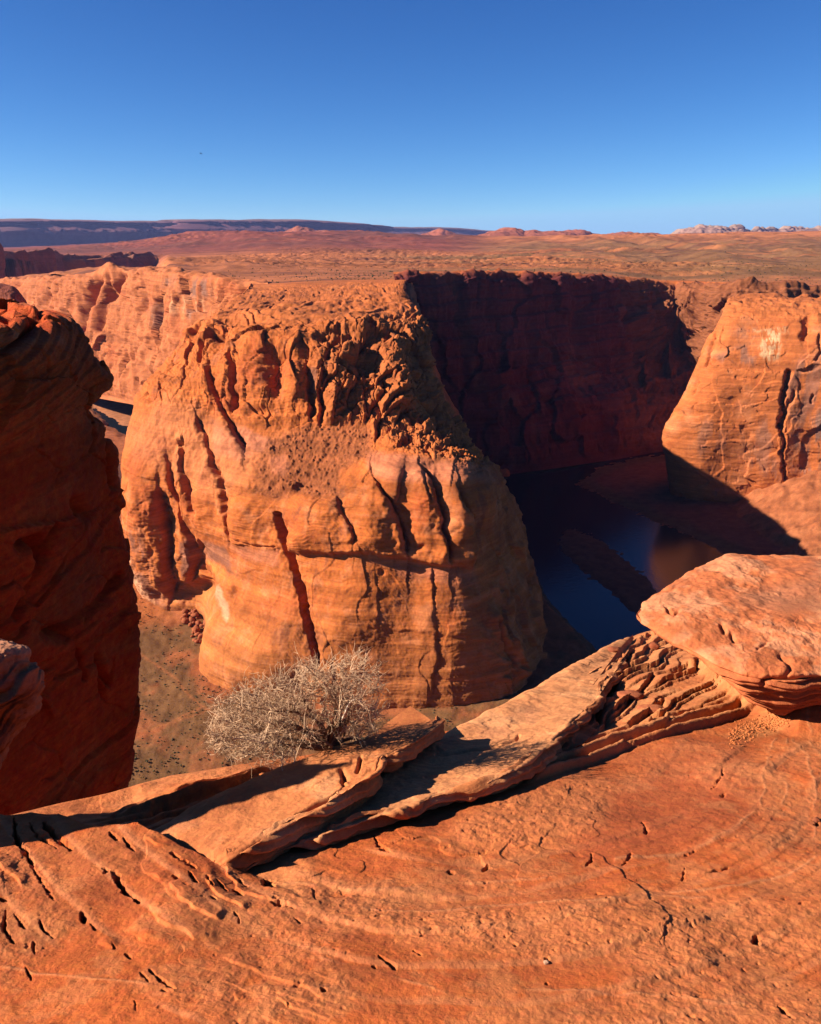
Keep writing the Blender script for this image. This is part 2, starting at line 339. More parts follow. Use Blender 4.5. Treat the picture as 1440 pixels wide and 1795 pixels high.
def plateau():
    uu = np.linspace(-420, 1860, 620); a, _ = ray(uu, 470.0); t = np.linspace(0, 1, 460)[:, None]
    y0 = np.interp(uu, RIMU, RIMY)[None]; Y = y0*np.exp(t**1.15*np.log(26000/y0)); X = a[None]*Y
    U = np.broadcast_to(uu[None], X.shape); Z = plateau_z(X, Y, U, None); A = np.stack([X, Y, Z], -1)
    P3 = np.stack([X, Y, 0*X], -1)
    Z += sstep(1300, 1800, Y)*(fbm(P3, 60, 4, .6, 9)*1.4); A[..., 2] = Z - 3*(t < .004)
    C = np.broadcast_to(np.array([.47, .165, .065]), A.shape).copy()
    n1 = fbm(P3, 600, 5, .55, 11, (.5, 1, 1)); n2 = fbm(P3, 140, 4, .6, 12, (.4, 1, 1))
    olive = np.array([.25, .135, .06]); red = np.array([.30, .085, .055])
    flat = sstep(1500, 1750, Y)*sstep(5200, 3600, Y)*sstep(560, 760, U)
    C = mix(C, olive, flat*sstep(-.45, .2, n1+.2)*.85); C = mix(C, np.array([.60, .22, .08]), np.clip(sstep(.15, .7, n2)*.6 + sstep(3600, 5200, Y)*sstep(820, 980, U)*.6, 0, 1)*sstep(700, 860, U))
    C = mix(C, red, sstep(2900, 3800, Y)*sstep(900, 760, U)); C = mix(C, np.array([.17, .07, .05]), sstep(2900, 3800, Y)*sstep(.1, .6, n1)*sstep(900, 760, U)*.6)
    st_ = fbm(P3, 130, 5, .65, 15, (.14, 1, 1)); C = C*(1+.34*np.clip(st_, -1, 1))[..., None]; C = mix(C, np.array([.16, .06, .04]), sstep(.45, .75, fbm(P3, 90, 4, .6, 16, (.25, 1, 1)))*.75); C = mix(C, np.array([.62, .21, .08]), sstep(.5, .8, fbm(P3, 170, 4, .6, 17, (.22, 1, 1)))*.7)
    o = sheet('plateau_ground', A, m_plateau, C, loc=(0, 4000, -45)); tag(o, 'red and olive desert plateau reaching to the horizon', 'plateau', kind='structure')
plateau()

# ------------------------------------------------------------------ far ridges
def ridge_line(name, pts, Y, base_v, depth, label, cat, col, seed, spur=260, amp=90, rows=(10, 30, 46, 10, 8), group=None):
    pts = np.array(pts, float); us = np.linspace(pts[0, 0], pts[-1, 0], int(abs(pts[-1, 0]-pts[0, 0])*.8)+12)
    tv = np.interp(us, pts[:, 0], pts[:, 1]); Yc = np.interp(us, pts[:, 0], pts[:, 2] if pts.shape[1] > 2 else np.full(len(pts), Y))
    rowsC = [(1.0, -.10*depth), (.42, -.02*depth), (.10, .25*depth), (.0, .30*depth), (-.015, .6*depth), (.25, 1.3*depth)]
    L_ = []
    for f, dy in rowsC:
        L_.append(P(us, tv + (base_v-tv)*f, Yc+dy))
    A = crom(np.array(L_), list(rows)); n = normals(A, 3)
    if n[20, n.shape[1]//2, 1] > 0: n = -n
    H = A.shape[0]; rr = np.linspace(0, 1, H)[:, None]; f = sstep(.02, .2, rr)*(1-sstep(.86, .92, rr))
    D = f*(ridge(A, spur*4, 4, .55, seed, (1, 1, .12))*amp + ridge(A, spur, 4, .5, seed+1, (1, 1, .3))*amp*.35)
    s = ((A[..., 2]+fbm(A, 900, 2, .5, seed+2)*30)/110.) % 1.0; D += f*amp*.14*(sstep(0, .8, s)-sstep(.85, 1, s))
    if spur > 170: n = n*np.array([1, 1, 0.])
    else: D = D*.6
    A2 = A+n*D[..., None]; A2[..., 2] += (rr > .8)*fbm(A, 700, 3, .5, seed+6)*Y*.0006
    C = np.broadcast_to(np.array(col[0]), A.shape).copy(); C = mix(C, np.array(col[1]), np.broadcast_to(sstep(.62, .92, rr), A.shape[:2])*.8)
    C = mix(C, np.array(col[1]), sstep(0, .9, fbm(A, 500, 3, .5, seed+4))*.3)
    o = sheet(name, A2, m_far, C, loc=(float(A[0, :, 0].mean()), float(Yc.mean()), 0), flip=True)
    return tag(o, label, cat, group)
ridge_line('mesa_ridge', [(-420,388,11000),(-60,388,12200),(10,386,12500),(60,385,12900),(120,386,13200),(200,388,13700),(280,388,14400),(335,387,15000),(350,386,13900),(440,386,14700),(520,386,15500),(560,388,16000),(600,391,16500),(632,394,17000),(642,398,17600)], 15000, 438, 1500,
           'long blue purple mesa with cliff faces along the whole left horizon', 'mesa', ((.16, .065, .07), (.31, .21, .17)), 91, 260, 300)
ridge_line('mesa_ridge', [(600,400,18000),(650,398,18600),(720,399,19500),(770,399,20000),(830,403,21000),(900,407,22000),(990,411,23500)], 20000, 436, 1800,
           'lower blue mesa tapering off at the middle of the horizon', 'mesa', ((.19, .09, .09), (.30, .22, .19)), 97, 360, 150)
ridge_line('rock_ridge', [(1180,420,13000),(1192,413,13000),(1205,409,13000),(1228,404,13000),(1262,404,13000),(1290,405,13200),(1310,408,13500),(1330,405,14000),(1360,407,14500),(1440,406,15000),(1620,404,15000)], 13000, 432, 1200,
           'pale jagged rock ridge on the right horizon', 'rock ridge', ((.42, .25, .19), (.52, .38, .29)), 103, 160, 80)
for pts, Yb, lb, sd in [([(812,428),(840,419),(868,412),(884,409),(900,409),(918,414),(936,411),(958,414),(985,416),(1010,420)], 7600, 'broad red rock knob with two humps left of centre on the horizon line', 111),
                        ([(955,424),(976,414),(992,410),(1010,407),(1024,410),(1036,416),(1052,421)], 8600, 'dark rounded hill with a small dome top right of the red knob', 113),
                        ([(1035,424),(1060,416),(1090,414),(1120,416),(1142,414),(1165,417),(1200,418),(1230,424)], 9800, 'low flat row of dark hills below the pale jagged ridge', 115),
                        ([(470,428),(495,418),(512,410),(522,406),(536,407),(552,411),(575,410),(600,414),(640,420),(680,424)], 8200, 'red rolling hill rising in front of the long mesa', 117),
                        ([(700,428),(735,418),(758,413),(770,409),(782,412),(800,417),(830,424)], 8900, 'small pointed red hill in front of the lower mesa', 119)]:
    ridge_line('desert_hill', pts, Yb, 436, 900, lb, 'hill', ((.40, .13, .075), (.42, .15, .085)), sd, 160, 40)
# ------------------------------------------------------------------ the butte inside the bend
def fr_bulge(u, v):
    o = 0
    for bu, bv, ru, rv, h in [(248,930,26,110,7),(395,660,60,50,4),(300,705,46,46,4),(352,892,20,48,5),(326,880,9,60,4),(428,905,30,46,6),(378,985,34,30,-4),(445,1165,80,45,8),(455,1050,50,45,-5),
        (560,915,42,46,5),(652,925,34,40,5),(690,845,30,34,4),(742,900,24,60,4),(800,905,20,62,5),(852,880,20,50,5),(650,1060,60,70,2.5),(590,1120,50,80,3),(375,600,18,30,4),(440,655,26,60,4),
        (520,655,12,50,4),(556,690,9,40,3),(585,700,14,40,4),(700,680,30,50,4),(470,600,60,12,4),(600,580,60,9,4),(330,790,22,40,3),(400,790,30,50,3),(300,800,14,30,-3),(520,950,30,14,3),(700,1090,40,120,-1.5),(690,620,26,24,4)]:
        o = o + 1.35*h*np.exp(-np.abs((u-bu)/ru)**2.4-np.abs((v-bv)/rv)**2.4)
    return o
def butte():
    cols = [
     [(390,800,1240),(388,780,1240),(390,740,1240),(395,690,1240),(400,640,1240),(405,580,1240),(420,530,1240),(440,506,1240),(446,494,1260)],
     [(332,890,980),(330,860,980),(340,790,980),(350,730,970),(362,665,965),(385,600,965),(405,550,985),(432,512,1030),(442,496,1165)],
     [(262,1100,640),(258,1045,625),(228,960,625),(212,850,625),(240,722,652),(312,622,692),(352,566,740),(420,535,850),(446,497,1150)],
     [(292,1110,612),(289,1060,600),(282,960,596),(270,830,600),(294,720,627),(342,620,667),(380,561,720),(460,532,850),(482,496,1150)],
     [(352,1130,600),(350,1078,592),(334,960,588),(316,835,592),(335,728,616),(362,620,655),(399,560,715),(482,530,855),(502,495,1150)],
     [(375,1240,520),(372,1204,508),(366,960,562),(355,840,578),(375,735,607),(392,618,645),(425,557,710),(502,528,860),(522,494,1150)],
     [(452,1262,500),(450,1214,489),(448,960,532),(445,850,547),(460,745,585),(466,610,625),(484,557,690),(547,527,860),(562,492,1150)],
     [(535,1272,488),(535,1232,480),(530,970,510),(530,880,527),(545,752,580),(552,608,620),(562,562,680),(600,525,860),(602,491,1150)],
     [(620,1280,480),(620,1243,474),(620,972,500),(622,850,523),(642,745,580),(640,615,622),(640,565,680),(645,525,850),(642,490,1150)],
     [(710,1290,478),(710,1250,471),(715,982,498),(715,805,527),(702,758,575),(690,636,625),(690,570,690),(678,525,850),(672,490,1150)],
     [(800,1295,478),(802,1258,472),(815,992,499),(825,812,531),(772,768,582),(726,655,635),(714,580,690),(694,523,850),(690,489,1150)],
     [(884,1270,492),(886,1228,486),(874,985,531),(866,842,570),(804,765,597),(750,640,655),(734,574,710),(702,521,860),(700,488,1150)],
     [(966,1240,550),(964,1195,545),(944,1010,596),(893,858,618),(814,768,628),(756,640,690),(741,568,740),(709,517,890),(712,487,1165)],
     [(928,1120,650),(926,1090,650),(905,925,680),(858,825,700),(803,745,740),(750,620,770),(736,562,800),(704,511,960),(716,487,1190)],
     [(850,860,1100),(848,830,1100),(800,720,1100),(770,660,1105),(750,600,1110),(735,545,1115),(722,500,1125),(712,497,1140),(718,487,1215)],
    ]
    ncol = [14,30,64,40,40,68,72,76,78,78,66,62,24,16]
    nrow = [10,170,115,80,125,62,60,44]
    A, ri, ci = loft(cols, ncol, nrow)
    n = normals(A, 6)
    if n[300, 350, 1] > 0: n = -n
    u, v = proj(A)
    front = (ci > 1.8) & (ci < 12.2); fr = sstep(1.7, 2.0, ci)*(1-sstep(12.0, 12.3, ci)); fr = np.broadcast_to(fr[None, :], u.shape)
    rr = np.broadcast_to(ri[:, None], u.shape); cc = np.broadcast_to(ci[None, :], u.shape)
    # mild wobble so no feature line is perfectly smooth
    wob = fbm(A, 14, 3, .55, 2)*5; u0 = u; u = u + wob; v = v + fbm(A, 14, 3, .55, 9)*4
    D = np.zeros(u.shape)
    D += fbm(A, 70, 4, .5, 1, (1, 1, .6))*3.0
    D += fr_bulge(u, v)*fr
    top = sstep(5.4, 6.0, rr); upper = sstep(3.9, 4.2, rr)*(1-top); lower = 1-sstep(2.9, 3.2, rr)
    # ---- pillow grooves: (points, half width px, depth m, slot depth m, slot half width px)
    grooves = [
     ([(490,905),(500,950),(512,995),(528,1050),(543,1105),(556,1165)], 26, 4, 60, 6.8),
     ([(276,850),(282,900),(287,940),(290,980),(293,1020),(296,1050)], 24, 6, 10, 13),
     ([(289,815),(306,865),(322,905),(334,950),(337,985),(334,1025)], 16, 4, 7, 5),
     ([(318,785),(328,830),(340,870),(350,905)], 15, 4, 3, 3),
     ([(312,780),(322,778),(324,800)], 8, 2, 4, 4),
     ([(345,730),(362,765),(374,800),(382,840)], 22, 4, 2.5, 3),
     ([(374,640),(378,680),(392,715),(405,745),(418,768),(430,790)], 20, 5, 6, 4),
     ([(410,620),(415,655),(412,690),(411,722)], 13, 3, 7, 5),
     ([(352,640),(362,610),(378,594),(398,588)], 16, 4, 5, 5),
     ([(374,812),(392,850),(400,900),(403,945)], 20, 4, 2.5, 3),
     ([(403,944),(430,951),(460,958),(486,962)], 9, 1.5, 2.5, 3),
     ([(654,835),(676,870),(698,905),(710,945),(716,976)], 26, 5, 4, 3.5),
     ([(712,825),(704,850),(692,880)], 15, 2.5, 1.5, 2.5),
     ([(735,815),(757,845),(770,884),(780,935),(790,988)], 24, 5, 4, 3.5),
     ([(798,850),(812,890),(828,915),(832,960),(829,995)], 20, 5, 4, 3.5),
     ([(592,870),(606,895),(620,930),(622,955)], 20, 3, 2.0, 3),
     ([(740,822),(748,860),(757,884)], 10, 1.5, 1.5, 2),
     ([(538,640),(540,690),(545,735)], 16, 4, 5, 7),
     ([(565,650),(562,700),(560,742)], 14, 3, 8, 5),
     ([(572,640),(580,600),(566,588)], 10, 2, 4, 4),
     ([(600,690),(612,660),(632,668)], 13, 4, 4, 4),
     ([(590,735),(604,722),(622,716),(640,735)], 12, 3, 3, 4),
     ([(660,770),(668,730),(690,700),(708,690)], 16, 4, 5, 4),
     ([(640,745),(650,715),(672,690),(664,668)], 14, 3, 5, 4),
     ([(690,745),(705,720),(722,708)], 12, 3, 4, 4),
     ([(660,1100),(664,1060),(658,1000)], 10, .6, .5, 2),
     ([(757,990),(759,1040),(764,1100),(768,1150),(752,1240)], 14, 1.0, .8, 2),
     ([(856,1085),(866,1110),(880,1140),(895,1165),(910,1182)], 11, 2.0, 5, 4.5),
     ([(880,1195),(890,1215),(897,1232)], 10, 1.5, 4, 4),
     ([(868,1010),(882,1050),(897,1100),(912,1150),(922,1195)], 18, 4.0, 2, 3),
     ([(335,600),(345,585),(365,575)], 9, 2, 3, 4),
     ([(228,955),(240,940)], 6, 1, 1, 2),
     ([(345,940),(340,970),(345,1000),(355,1015)], 9, 2.5, 4, 4),
    ]
    jn = fbm(A, 11, 3, .6, 16)
    for pts, wd, dp, sl_, sw in grooves:
        d, t = pdist(u, v, pts, wd*4)
        e = sstep(0, .12, t)*(1-sstep(.9, 1, t))*.8+.2
        sd = edge_side(u, v, pts); dd = d*sd; jit = np.clip(.9 + .45*jn, .45, 1.3); e = e*jit; dp *= 1.2; sl_ = sl_*(.75 if sl_ < 20 else 1.0)
        big = sl_ > 20
        if big: D -= fr*e*(dp*np.exp(-(d/wd)**1.2) + sl_*np.exp(-(d/sw)**7))
        else:
            k = sstep(-1.5, 2.0, dd)                           # the left side overhangs the face to its right
            D += fr*e*dp*(k*(np.exp(-np.maximum(dd, 0)/(wd*1.5))*.85 - .55*np.exp(-(dd/(wd*.22))**2)) - (1-k)*np.exp(-np.maximum(-dd, 0)/(wd*1.3))*.6)
            D -= fr*e*sl_*np.exp(-(np.maximum(-dd-.5, 0)/sw)**2.4)*(1-k)
    for pts, wd, h in [([(858,1082),(874,1108),(892,1142),(908,1180)], 9, 6), ([(884,1192),(894,1214),(902,1240)], 6, 5), ([(936,1062),(934,1085),(942,1108)], 8, 7), ([(872,990),(884,1030),(896,1070)], 8, 3), ([(905,960),(925,1000)], 9, 4)]:
        d, t = pdist(u, v, pts, wd*4); D += fr*h*np.exp(-(d/wd)**2.6)
    rt = fr*sstep(845, 880, u)*lower; rm = rt > .02; D[rm] += rt[rm]*(blocks(A[rm], 22.0, 12, (1.2, 1, .6), .14, .16, .03, .05) + fbm(A[rm], 12, 4, .6, 13)*.9)
    ru = sstep(11.0, 11.5, cc)*(1-sstep(12.6, 13, cc))*sstep(2.8, 3.1, rr)*(1-sstep(5.6, 6, rr)); rm = ru > .02; D[rm] += ru[rm]*(blocks(A[rm], 17.0, 21, (1.2, 1, .8), .3, .3, .06, .14) + blocks(A[rm], 6.0, 22, (1, 1, 1), .3, .4, .06, .1))
    # ---- hollows: (u, v, ru, rv, depth)
    for hu, hv, ru, rv, dp in [(486,655,16,36,9),(450,722,22,9,4),(610,596,36,10,9),(566,592,12,10,5),(645,636,20,24,9),(630,620,14,12,5),(500,632,26,8,4),
                               (436,566,46,8,5),(360,562,22,9,5),(520,572,40,6,2.5),(388,594,12,16,5),(312,782,10,6,3),(222,838,5,9,2),(500,855,10,6,-4),
                               (550,692,10,34,3),(512,1002,6,4,1),(740,960,6,6,2.5),(672,1000,6,5,2),(470,600,60,8,2),(318,1040,34,16,9),(372,1052,26,34,5),
                               (352,1026,10,16,8),(408,1045,10,14,4),(700,560,30,5,2),(600,545,60,3.5,2),(480,545,40,3,2.5),(655,530,40,3,3)]:
        q = ((u-hu)/ru)**2+((v-hv)/rv)**2
        D -= fr*dp*np.exp(-q**1.3)
    # ---- ledges: the rock above the line stands proud of the rock below it
    for pts, amt, wd in [([(500,968),(560,972),(622,971),(668,974),(717,984),(770,992),(828,997)], 4.5, 120),
                         ([(405,950),(445,956),(488,964)], 3, 60), ([(212,822),(240,832),(275,842)], 1.6, 30),
                         ([(640,1098),(700,1106),(760,1112),(820,1120),(876,1128)], .8, 30), ([(620,1178),(700,1185),(800,1190),(870,1198)], .5, 18),
                         ([(590,893),(640,890),(700,893),(790,896)], 1.0, 30), ([(400,1096),(450,1100),(525,1098)], .9, 22),
                         ([(395,848),(440,862),(500,876)], 1.0, 22)]:
        pts = np.array(pts, float); yl = np.interp(u, pts[:, 0], pts[:, 1])
        inx = sstep(pts[0, 0]-12, pts[0, 0]+12, u)*(1-sstep(pts[-1, 0]-12, pts[-1, 0]+12, u))
        D += fr*inx*amt*np.where(v < yl, np.exp(-(yl-v)/wd), -0.35*np.exp(-(v-yl)/(wd*.4)))*(1-np.exp(-((v-yl)/3.0)**2)*.6)
    # ---- broken blocky zone, upper right
    zone = softpoly(u, v, [(556,588),(640,566),(745,560),(760,640),(800,700),(818,785),(760,800),(680,775),(650,745),(575,742),(555,690)], 12)*fr
    m = zone > .01
    f1 = np.zeros(u.shape); f2 = f1.copy(); ids = f1.copy()
    W = A + np.stack([fbm(A, 9, 2, .5, s)*3 for s in (4, 5, 6)], -1)
    D[m] += zone[m]*(blocks(A[m], 19.0, 1, (1.5, .8, .7), .26, .30, .07, .16) + blocks(A[m], 7.0, 2, (1.2, .8, .8), .22, .30, .07, .12) + fbm(A[m], 4, 3, .6, 19)*.35)
    band = softpoly(u, v, [(690,772),(810,762),(872,850),(850,835),(780,800),(700,795)], 8)*fr; m = band > .01
    D[m] += band[m]*(blocks(A[m], 5.5, 3, (1, 1, 1.2), .35, .5, .08, .15) + blocks(A[m], 2.2, 4, (1, 1, 1), .35, .5, .08, .15))
    # ---- rubble slope between the tiers
    rub = softpoly(u, v, [(470,770),(520,752),(545,745),(640,748),(655,760),(650,800),(598,830),(600,872),(560,880),(520,868),(488,880),(452,862),(448,820)], 9)*fr
    hole = softpoly(u, v, [(470,800),(500,795),(512,815),(500,838),(474,832)], 5)
    rub = rub*(1-hole*.9); m = rub > .01
    D[m] = D[m]*(1-.5*rub[m])
    a_, b_, c_ = cells(A[m], 2.6, 5); D[m] += rub[m]*(sstep(.55, .1, a_)*1.2*(c_ > .55) + fbm(A[m], 5, 4, .6, 3)*.8)
    bo = (np.hypot((u-510)/15, (v-856)/9)); D += fr*4*np.exp(-bo**3)
    # ---- general rock roughness: fins on the upper tier, cross bedding low down, slabby cap
    um = (upper*fr*(1-zone)) > .02; D[um] += (upper*fr*(1-zone))[um]*blocks(A[um], 26.0, 8, (1.7, .7, .55), .13, .10, .035, .05)
    lm = (lower*fr) > .02; D[lm] += (lower*fr)[lm]*blocks(A[lm], 46.0, 9, (1.3, .7, .9), .006, .022, .0, 0., .3)
    D += fr*upper*(ridge(A, 16, 4, .5, 5, (1, .6, .3))*1.3) + (1-lower)*fbm(A, 6, 4, .55, 6)*.7
    zz = A[..., 2] + .25*A[..., 0] + fbm(A, 30, 3, .5, 7)*6
    st = (zz/2.2) % 1.0; D += (lower*.22 + upper*.3)*(sstep(0, .75, st)-sstep(.8, 1, st)*1.0-.3)
    st2 = ((A[..., 2] + fbm(A, 45, 3, .5, 8)*3)/9.0) % 1.0; D += (lower*.35+upper*.9)*(sstep(0, .8, st2)-sstep(.86, 1, st2))
    D += lower*(fbm(A, 9, 5, .55, 11)*.36 + fbm(A, 2.2, 3, .6, 12)*.11)
    capz = (A[..., 2]*1.0 + fbm(A, 60, 4, .5, 13, (1, .5, 1))*9); sc = (capz/3.2) % 1.0
    D += top*(1-sstep(7.4, 8.0, rr))*((sstep(.0, .7, sc)-sstep(.75, 1, sc))*1.6 + ridge(A, 22, 4, .55, 14, (.8, .35, 1))*.7)
    D -= (1-sstep(1.1, 1.95, cc))*(5-ridge(A, 40, 4, .5, 15, (1, 1, .25))*3) + sstep(11.8, 12.4, cc)*ridge(A, 40, 4, .5, 15, (1, 1, .25))*3*(1-top)
    D *= 1-.999*sstep(7.7, 8.0, rr)
    V = A + n*D[..., None]
    # ---- colour: real staining only
    C = np.broadcast_to(np.array([.60, .168, .040]), A.shape).copy()
    nz = fbm(A, 40, 4, .5, 21); n2 = fbm(A, 12, 4, .6, 22); nv = fbm(A, 18, 5, .55, 23, (1.6, 1.6, .3))
    C = mix(C, DEEP, sstep(.1, .9, nz)*.6); C = mix(C, TAN, lower*sstep(1.9, 1.1, rr)*.75)
    C = mix(C, PALE, sstep(.0, .8, n2)*.42*lower)
    pale = softpoly(u, v, [(215,760),(300,700),(345,720),(455,770),(500,760),(520,775),(470,800),(440,850),(380,870),(300,830),(240,800)], 22)*fr
    C = mix(C, PALE, pale*.4)
    C = mix(C, PINK, fr*np.maximum.reduce([softpoly(u, v, [(410,745),(470,765),(485,775),(455,795),(420,780)], 5)*.8, softpoly(u, v, [(372,738),(420,770),(450,800),(420,810),(380,800)], 8)*.6,
        softpoly(u, v, [(642,795),(700,800),(760,808),(850,815),(868,845),(700,850),(655,835)], 8)*.75, softpoly(u, v, [(400,955),(488,965),(488,995),(420,975)], 6)*.6,
        softpoly(u, v, [(675,978),(755,992),(830,1000),(840,1030),(760,1020),(700,1010)], 8)*.6, hole*.7]))
    vs = np.maximum.reduce([softpoly(u, v, [(342,945),(395,960),(396,1000),(370,985),(345,985)], 6), softpoly(u, v, [(238,985),(265,1000),(290,1060),(278,1060)], 6),
        softpoly(u, v, [(545,648),(558,655),(556,692),(540,690)], 4), softpoly(u, v, [(316,945),(338,945),(336,1000),(322,1010)], 4),
        softpoly(u, v, [(232,905),(262,930),(280,1000),(255,990)], 10)*sstep(-.2, .3, nv), softpoly(u, v, [(560,692),(600,560)], 3)*0])
    C = mix(C, VARN, fr*vs*.8)
    C = mix(C, np.array([.74, .38, .21]), fr*np.maximum(softpoly(u, v, [(355,1030),(372,1022),(385,1045),(402,1078),(398,1090),(372,1060)], 4), softpoly(u, v, [(232,945),(250,985),(275,1055),(262,1045),(236,1000)], 4)))
    C = mix(C, np.array([.36, .115, .042]), rub*.85); C = mix(C, np.array([.46, .15, .05]), zone*.5)
    stk = sstep(.25, .75, fbm(A, 16, 5, .6, 25, (1.8, 1.8, .14)))*sstep(-.2, .5, fbm(A, 60, 3, .5, 26)); C = mix(C, np.array([.33, .11, .05]), stk*fr*lower*.7)
    bz = fbm(A*np.array([.04, .04, 1.0]) + fbm(A, 40, 2, .5, 27)[..., None]*1.2, 7.0, 4, .6, 28); C = C*(1+.22*np.clip(bz, -1.2, 1.2)*(lower+.6*upper))[..., None]; C = mix(C, PALE, sstep(.5, .9, bz)*lower*.35)
    C = mix(C, VARN, upper*fr*sstep(.35, .9, nv)*.35)
    olive = sstep(.35, .8, fbm(A, 55, 4, .6, 24, (1, .4, 1)))*top; C = mix(C, np.array([.34, .15, .06]), olive*.6)
    C = mix(C, np.array([.50, .16, .05]), top*.5)
    o = sheet('sandstone_butte', V, m_butte, C, loc=(0, 560, -290), flip=True)
    return tag(o, 'huge rounded sandstone butte in the middle of the canyon, split by a dark vertical crack', 'butte')
butte()
# ------------------------------------------------------------------ the shaded wall behind the butte
def shaded_wall():
    cols = []
    for uu, rv, ry, mv, my, bv, by in [(690,487,1130,640,1100,832,1075),(740,486,1140,640,1110,832,1080),(800,485,1175,645,1135,830,1090),(860,484,1215,650,1165,826,1100),(920,485,1260,652,1205,820,1110),
          (980,486,1310,655,1245,812,1130),(1040,489,1375,655,1290,803,1165),(1085,492,1432,645,1335,797,1190),(1130,496,1485,640,1375,793,1215),(1180,499,1520,628,1395,790,1240),(1225,500,1490,612,1375,790,1250),
          (1262,503,1368,610,1300,792,1225),(1320,504,1340,600,1290,790,1230),(1440,508,1330,590,1300,780,1230),(1620,512,1290,590,1260,780,1200)]:
        cols.append([(uu,bv+8,by-6),(uu,bv,by),(uu,.62*mv+.38*bv,.45*my+.55*by),(uu,mv,my),(uu,.5*(mv+rv),my+.55*(ry-my)),(uu,rv,ry),(uu,rv-3.5,ry+55),(uu,rv-6,ry+160)])
    A, ri, ci = loft(cols, [24,40,44,44,44,44,36,36,36,36,30,36,40,30], [4,40,50,60,70,24,14])
    n = normals(A, 6); n = np.where((n[..., 1] > 0)[..., None] & (n[..., 2] < .5)[..., None], n, n)
    if n[120, 200, 1] > 0: n = -n
    u, v = proj(A); rr = np.broadcast_to(ri[:, None], u.shape)
    face = sstep(.8, 1.4, rr)*(1-sstep(4.9, 5.3, rr)); cliff = sstep(2.5, 3.1, rr)*(1-sstep(4.95, 5.2, rr))
    cr = sstep(1060, 1140, u)
    D = face*(ridge(A, 60, 5, .55, 31, (1, 1, .22))*5 + fbm(A, 150, 2, .5, 32)*6) + cliff*ridge(A, 22, 4, .5, 33, (1, 1, .25))*2.6
    zz = A[..., 2] + fbm(A, 90, 3, .5, 34)*5
    for per, amp in ((24, 3.0), (8, 1.2)):
        s = (zz/per) % 1.0; D += face*amp*(sstep(0, .8, s)-sstep(.85, 1, s))
    # buttresses and gullies of the broken right end
    for pts, wd, dp in [([(1006,488),(1012,540),(1004,590)], 12, 10), ([(1080,492),(1086,530),(1088,560)], 10, 10), ([(1135,498),(1140,540)], 10, 9), ([(1185,500),(1180,540),(1195,600)], 12, 14),
                        ([(900,488),(906,560),(925,640)], 14, 7), ([(800,490),(806,600),(822,690)], 14, 8), ([(850,490),(846,560)], 10, 6), ([(950,488),(955,560)], 10, 6), ([(1240,505),(1236,560)], 10, 10)]:
        d, t = pdist(u, v, pts, wd*4); D -= face*dp*np.exp(-(d/wd)**1.4)
    for pts, wd, dp in [([(1108,565),(1125,590),(1152,612),(1170,632)], 13, 26), ([(1165,545),(1185,560),(1215,560)], 14, 20), ([(1200,590),(1225,610),(1235,625)], 12, 16), ([(1060,500),(1068,520),(1084,555)], 7, 12)]:
        d, t = pdist(u, v, pts, wd*4); D += face*dp*np.exp(-(d/wd)**2)
    m = (face*cr) > .01
    D[m] += (face*cr*(1-sstep(4.2, 4.85, rr)*.85))[m]*(blocks(A[m], 26.0, 3, (1, .8, .8), .45, .5, .07, .15) + blocks(A[m], 9.0, 4, (1, .8, .9), .3, .4, .07, .12))
    m = face > .01; D[m] += (face*(1-cr))[m]*blocks(A[m], 48.0, 5, (1.3, 1, .7), .16, .16, .03, .05)
    D += sstep(5.0, 5.4, rr)*(1-sstep(6.4, 7, rr))*ridge(A, 40, 4, .5, 35, (1, .5, 1))*2
    rimn = np.exp(-((rr-5.0)/.25)**2); D += rimn*fbm(A, 25, 4, .6, 36)*3.5
    A2 = A + n*D[..., None]; A2[..., 2] += rimn*fbm(A, 30, 3, .6, 37)*2.5
    C = np.broadcast_to(np.array([.145, .030, .032]), A.shape).copy()  # face colour darkened to purple, deepening the wall's shade
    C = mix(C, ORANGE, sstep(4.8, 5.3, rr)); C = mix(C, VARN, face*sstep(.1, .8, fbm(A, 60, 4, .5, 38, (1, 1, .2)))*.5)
    C = mix(C, np.array([.30, .105, .045]), cr*face)  # broken right end: grazing sunlight put in as a dim brown
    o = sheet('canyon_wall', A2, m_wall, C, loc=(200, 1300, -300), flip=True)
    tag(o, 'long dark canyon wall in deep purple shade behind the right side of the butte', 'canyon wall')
shaded_wall()

